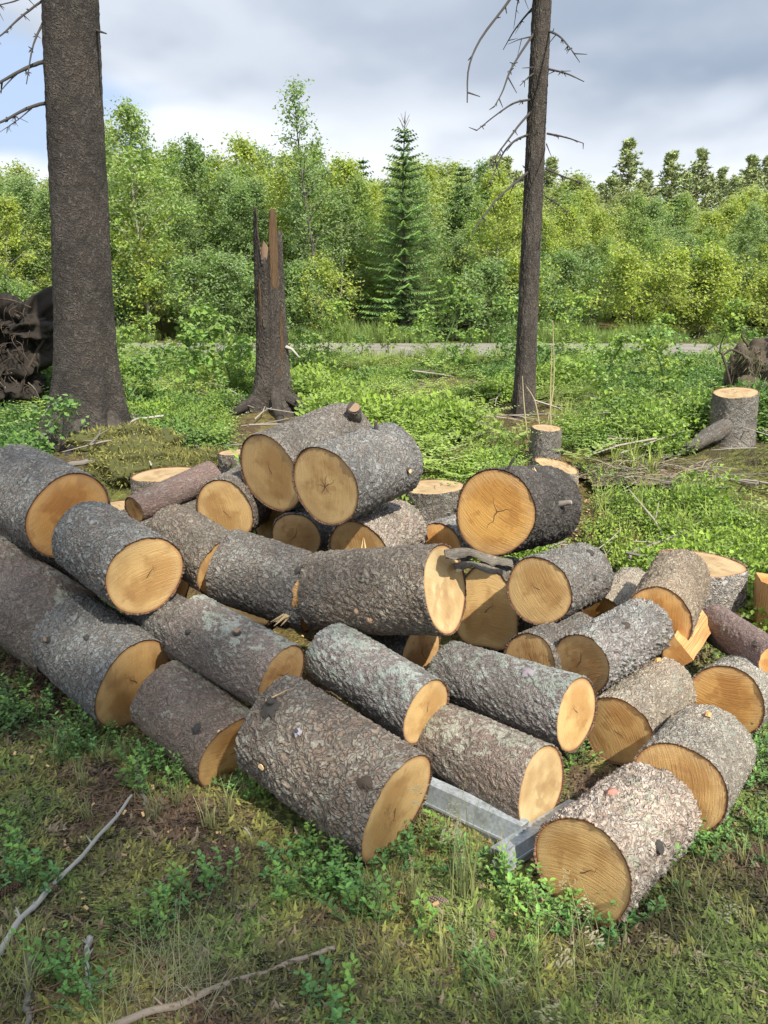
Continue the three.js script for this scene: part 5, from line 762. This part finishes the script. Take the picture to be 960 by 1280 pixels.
stick('grey branch on the ground between the stumps', 0.016, M.twig, [[232, 544], [250, 562], [266, 584]], 0.09, 'fallen_branch');
stick('second grey branch crossing the ground behind the narrow stump', 0.014, M.twigPale, [[248, 540], [262, 556], [280, 574]], 0.10, 'fallen_branch');
stick('pale stick by the flared stump', 0.016, M.twigPale, [[848, 533], [862, 540], [878, 547]], 0.05, 'fallen_branch');
// slim dry stems standing by the slim stump
for (const [px, label] of [[[[690, 560], [688, 500], [690, 430]], 'dry straight stem standing behind the slim stump'], [[[684, 520], [692, 480], [691, 400]], 'taller dry stem standing behind the slim stump'], [[[660, 540], [655, 505], [653, 470]], 'bent pale stem before the slender spruce'], [[[676, 530], [668, 500], [658, 483]], 'pale arching stem beside the slim stump']]) { const b = onGround(px[0][0], px[0][1] + 8), pts = px.map(([u, v]) => atZ(u, v, b.z).sub(b)); pts[0].set(0, -0.03, 0); single('dry_stem', sweep(curve(pts, 14), (t) => 0.008 - 0.005 * t, 5), plain([0.46, 0.38, 0.22]), label, 'plant', b); }
{ // cones
  const gs = []; gs.push(new THREE.CylinderGeometry(0.006, 0.009, 0.075, 8)); for (let i = 0; i < 90; i++) { const f = i / 90, a = i * 2.4, y = -0.036 + 0.074 * f, q = 0.0155 * Math.sin(Math.PI * (0.14 + 0.80 * f)), s = new THREE.ConeGeometry(0.0055, 0.013, 4).scale(1, 1, 0.35); s.rotateX(-0.9).rotateY(0); s.translate(0, 0, q * 0.75).rotateY(a).translate(0, y, 0); gs.push(s); }
  const cone = mergeGeometries(gs.map((g) => { const n = g.index ? g.toNonIndexed() : g; n.deleteAttribute('uv'); return n; })), mat = plain([0.16, 0.095, 0.06], 0.7), pale = plain([0.30, 0.24, 0.18], 0.7);
  for (const [u, v, turn, m, label, tilt] of [[66, 1116, 0.3, mat, 'dark spruce cone lying against the pale stick', 0.9], [545, 1133, 1.5, pale, 'pale closed spruce cone in the red needles', 1.5], [634, 1146, 0.6, mat, 'brown spruce cone under the bilberry leaves', 1.2], [613, 1178, 0.1, mat, 'open spruce cone standing in the moss', 0.4], [545, 1240, 1.2, mat, 'dark open spruce cone near the front edge', 1.2], [10, 1120, 2.2, mat, 'half hidden spruce cone left in the bilberries', 1.3]]) { const p = onGround(u, v); p.y += 0.016; const o = single('spruce_cone', cone, m, label, 'cone', p); o.rotation.order = 'YXZ'; o.rotation.set(tilt, turn, 0); o.scale.setScalar(0.95); }
  for (const [u, v, label, c] of [[762, 1272, 'pinkish chip of bark lying in the front moss', [0.34, 0.20, 0.17]], [938, 1240, 'reddish bark chip in the sunlit moss', [0.34, 0.18, 0.14]], [658, 1130, 'wood chip beside the bilberry leaves', [0.30, 0.2, 0.13]]]) { const p = onGround(u, v), g = new THREE.IcosahedronGeometry(0.022, 3), q = g.attributes.position; for (let i = 0; i < q.count; i++) q.setXYZ(i, q.getX(i) * (1 + 0.3 * hash(i % 7, 1, 3)), q.getY(i) * 0.22 + 0.004 * Math.sin(q.getX(i) * 200), q.getZ(i) * 0.6); g.computeVertexNormals(); p.y += 0.008; single('bark_chip', g, plain(c), label, 'bark', p); }
}
// leafy shrub beside the snag and saplings
{
  const mk = (seed, H, W, n, m, base, size) => broadleaf(seed, H, W, n, m, base, 0.12, size);
  const put = (geo, u, v, label, name, bark = M.stem) => { const p = onGround(u, v), g = thing(name, label, 'shrub', p); part('stems', geo.bark, bark, g); part('foliage', geo.crown, LEAF, g).userData = { kind: 'stuff' }; return g; };
  put(mk(51, 1.05, 0.42, 22, 620, [0.21, 0.34, 0.05], 0.075), 278, 492, 'bright leafy shrub growing beside the broken dead trunk', 'leafy_shrub');
  put(mk(52, 0.75, 0.34, 18, 420, [0.20, 0.34, 0.05], 0.065), 255, 498, 'lower leafy shrub spreading at the bright shrub\'s side', 'leafy_shrub');
  put(mk(53, 0.7, 0.32, 16, 330, [0.20, 0.32, 0.05], 0.06), 400, 478, 'low bright sapling behind the topmost logs', 'leafy_shrub');
  put(mk(54, 0.6, 0.3, 16, 300, [0.17, 0.30, 0.05], 0.055), 178, 520, 'feathery seedling beside the big trunk\'s mossy roots', 'leafy_shrub');
  put(mk(55, 1.5, 0.5, 22, 500, [0.22, 0.35, 0.05], 0.075), 560, 455, 'young sapling at the near edge of the road', 'leafy_shrub');
  put(mk(56, 1.2, 0.45, 22, 450, [0.19, 0.32, 0.05], 0.07), 640, 470, 'slim sapling beside the slender trunk', 'leafy_shrub');
  put(mk(57, 0.8, 0.4, 16, 350, [0.17, 0.30, 0.05], 0.06), 820, 480, 'small sapling in the ground cover before the road', 'leafy_shrub');
  put(mk(59, 0.45, 0.25, 12, 220, [0.15, 0.29, 0.05], 0.05), 95, 565, 'small seedling before the big trunk', 'leafy_shrub');
}
{ // leafy saplings scattered before the road
  const gs = [broadleaf(61, 0.9, 0.38, 18, 420, [0.24, 0.37, 0.05], 0.10, 0.062), broadleaf(62, 0.65, 0.36, 16, 380, [0.17, 0.30, 0.05], 0.08, 0.056), broadleaf(63, 1.2, 0.42, 20, 460, [0.27, 0.39, 0.05], 0.15, 0.066)], src = [], R = rng(640), lab = ['yellow green leafy sapling among the bilberry before the road', 'low dark green leafy sapling among the bilberry before the road', 'taller loose leafy sapling among the bilberry before the road'];
  for (let i = 0; i < 34; i++) { const d = 8.5 + 7.5 * R(), u = -20 + 1000 * (i + R()) / 34, x = (u - 480) / FPX * d * 1.04, z = -d, k = Math.floor(R() * 3); if (hidesFoot(x, z)) continue; let o; if (src[k]) o = copyOf(src[k]); else { o = src[k] = thing('leafy_sapling', lab[k], 'shrub', V(), 'saplings before the road'); part('stems', gs[k].bark, M.stem, o); part('foliage', gs[k].crown, LEAF, o).userData = { kind: 'stuff' }; } o.position.set(x, gh(x, z) - 0.02, z); o.rotation.y = R() * 6.28; o.scale.setScalar(0.6 + 0.5 * R()); }
}
// heap of dead brush
{
  const c = onGround(822, 598), g = thing('brush_heap', 'low heap of grey brown dead brush in the sunny ground cover', 'brush', c), R = rng(321); g.scale.setScalar(0.8);
  part('litter', blob(0.5, 0.04, 0.3, 41, 1.2), plain([0.19, 0.15, 0.10], 1), g);
  for (let i = 0; i < 170; i++) { const a = R() * 6.28, p = V((R() - 0.5) * 1.2, 0.04 + R() * 0.12, (R() - 0.5) * 0.7), l = 0.10 + R() * 0.32, d = V(Math.cos(a), (R() - 0.5) * 0.5, Math.sin(a)); part('twig', sweep(curve([p, p.clone().addScaledVector(d, l * 0.5).add(V(0, 0.02, 0)), p.clone().addScaledVector(d, l)], 5), (t) => 0.006 - 0.004 * t, 4, false), R() < 0.5 ? M.twig : R() < 0.5 ? M.twigBrown : plain([0.30, 0.24, 0.16]), g); }
}
renderer.render(scene, camera);
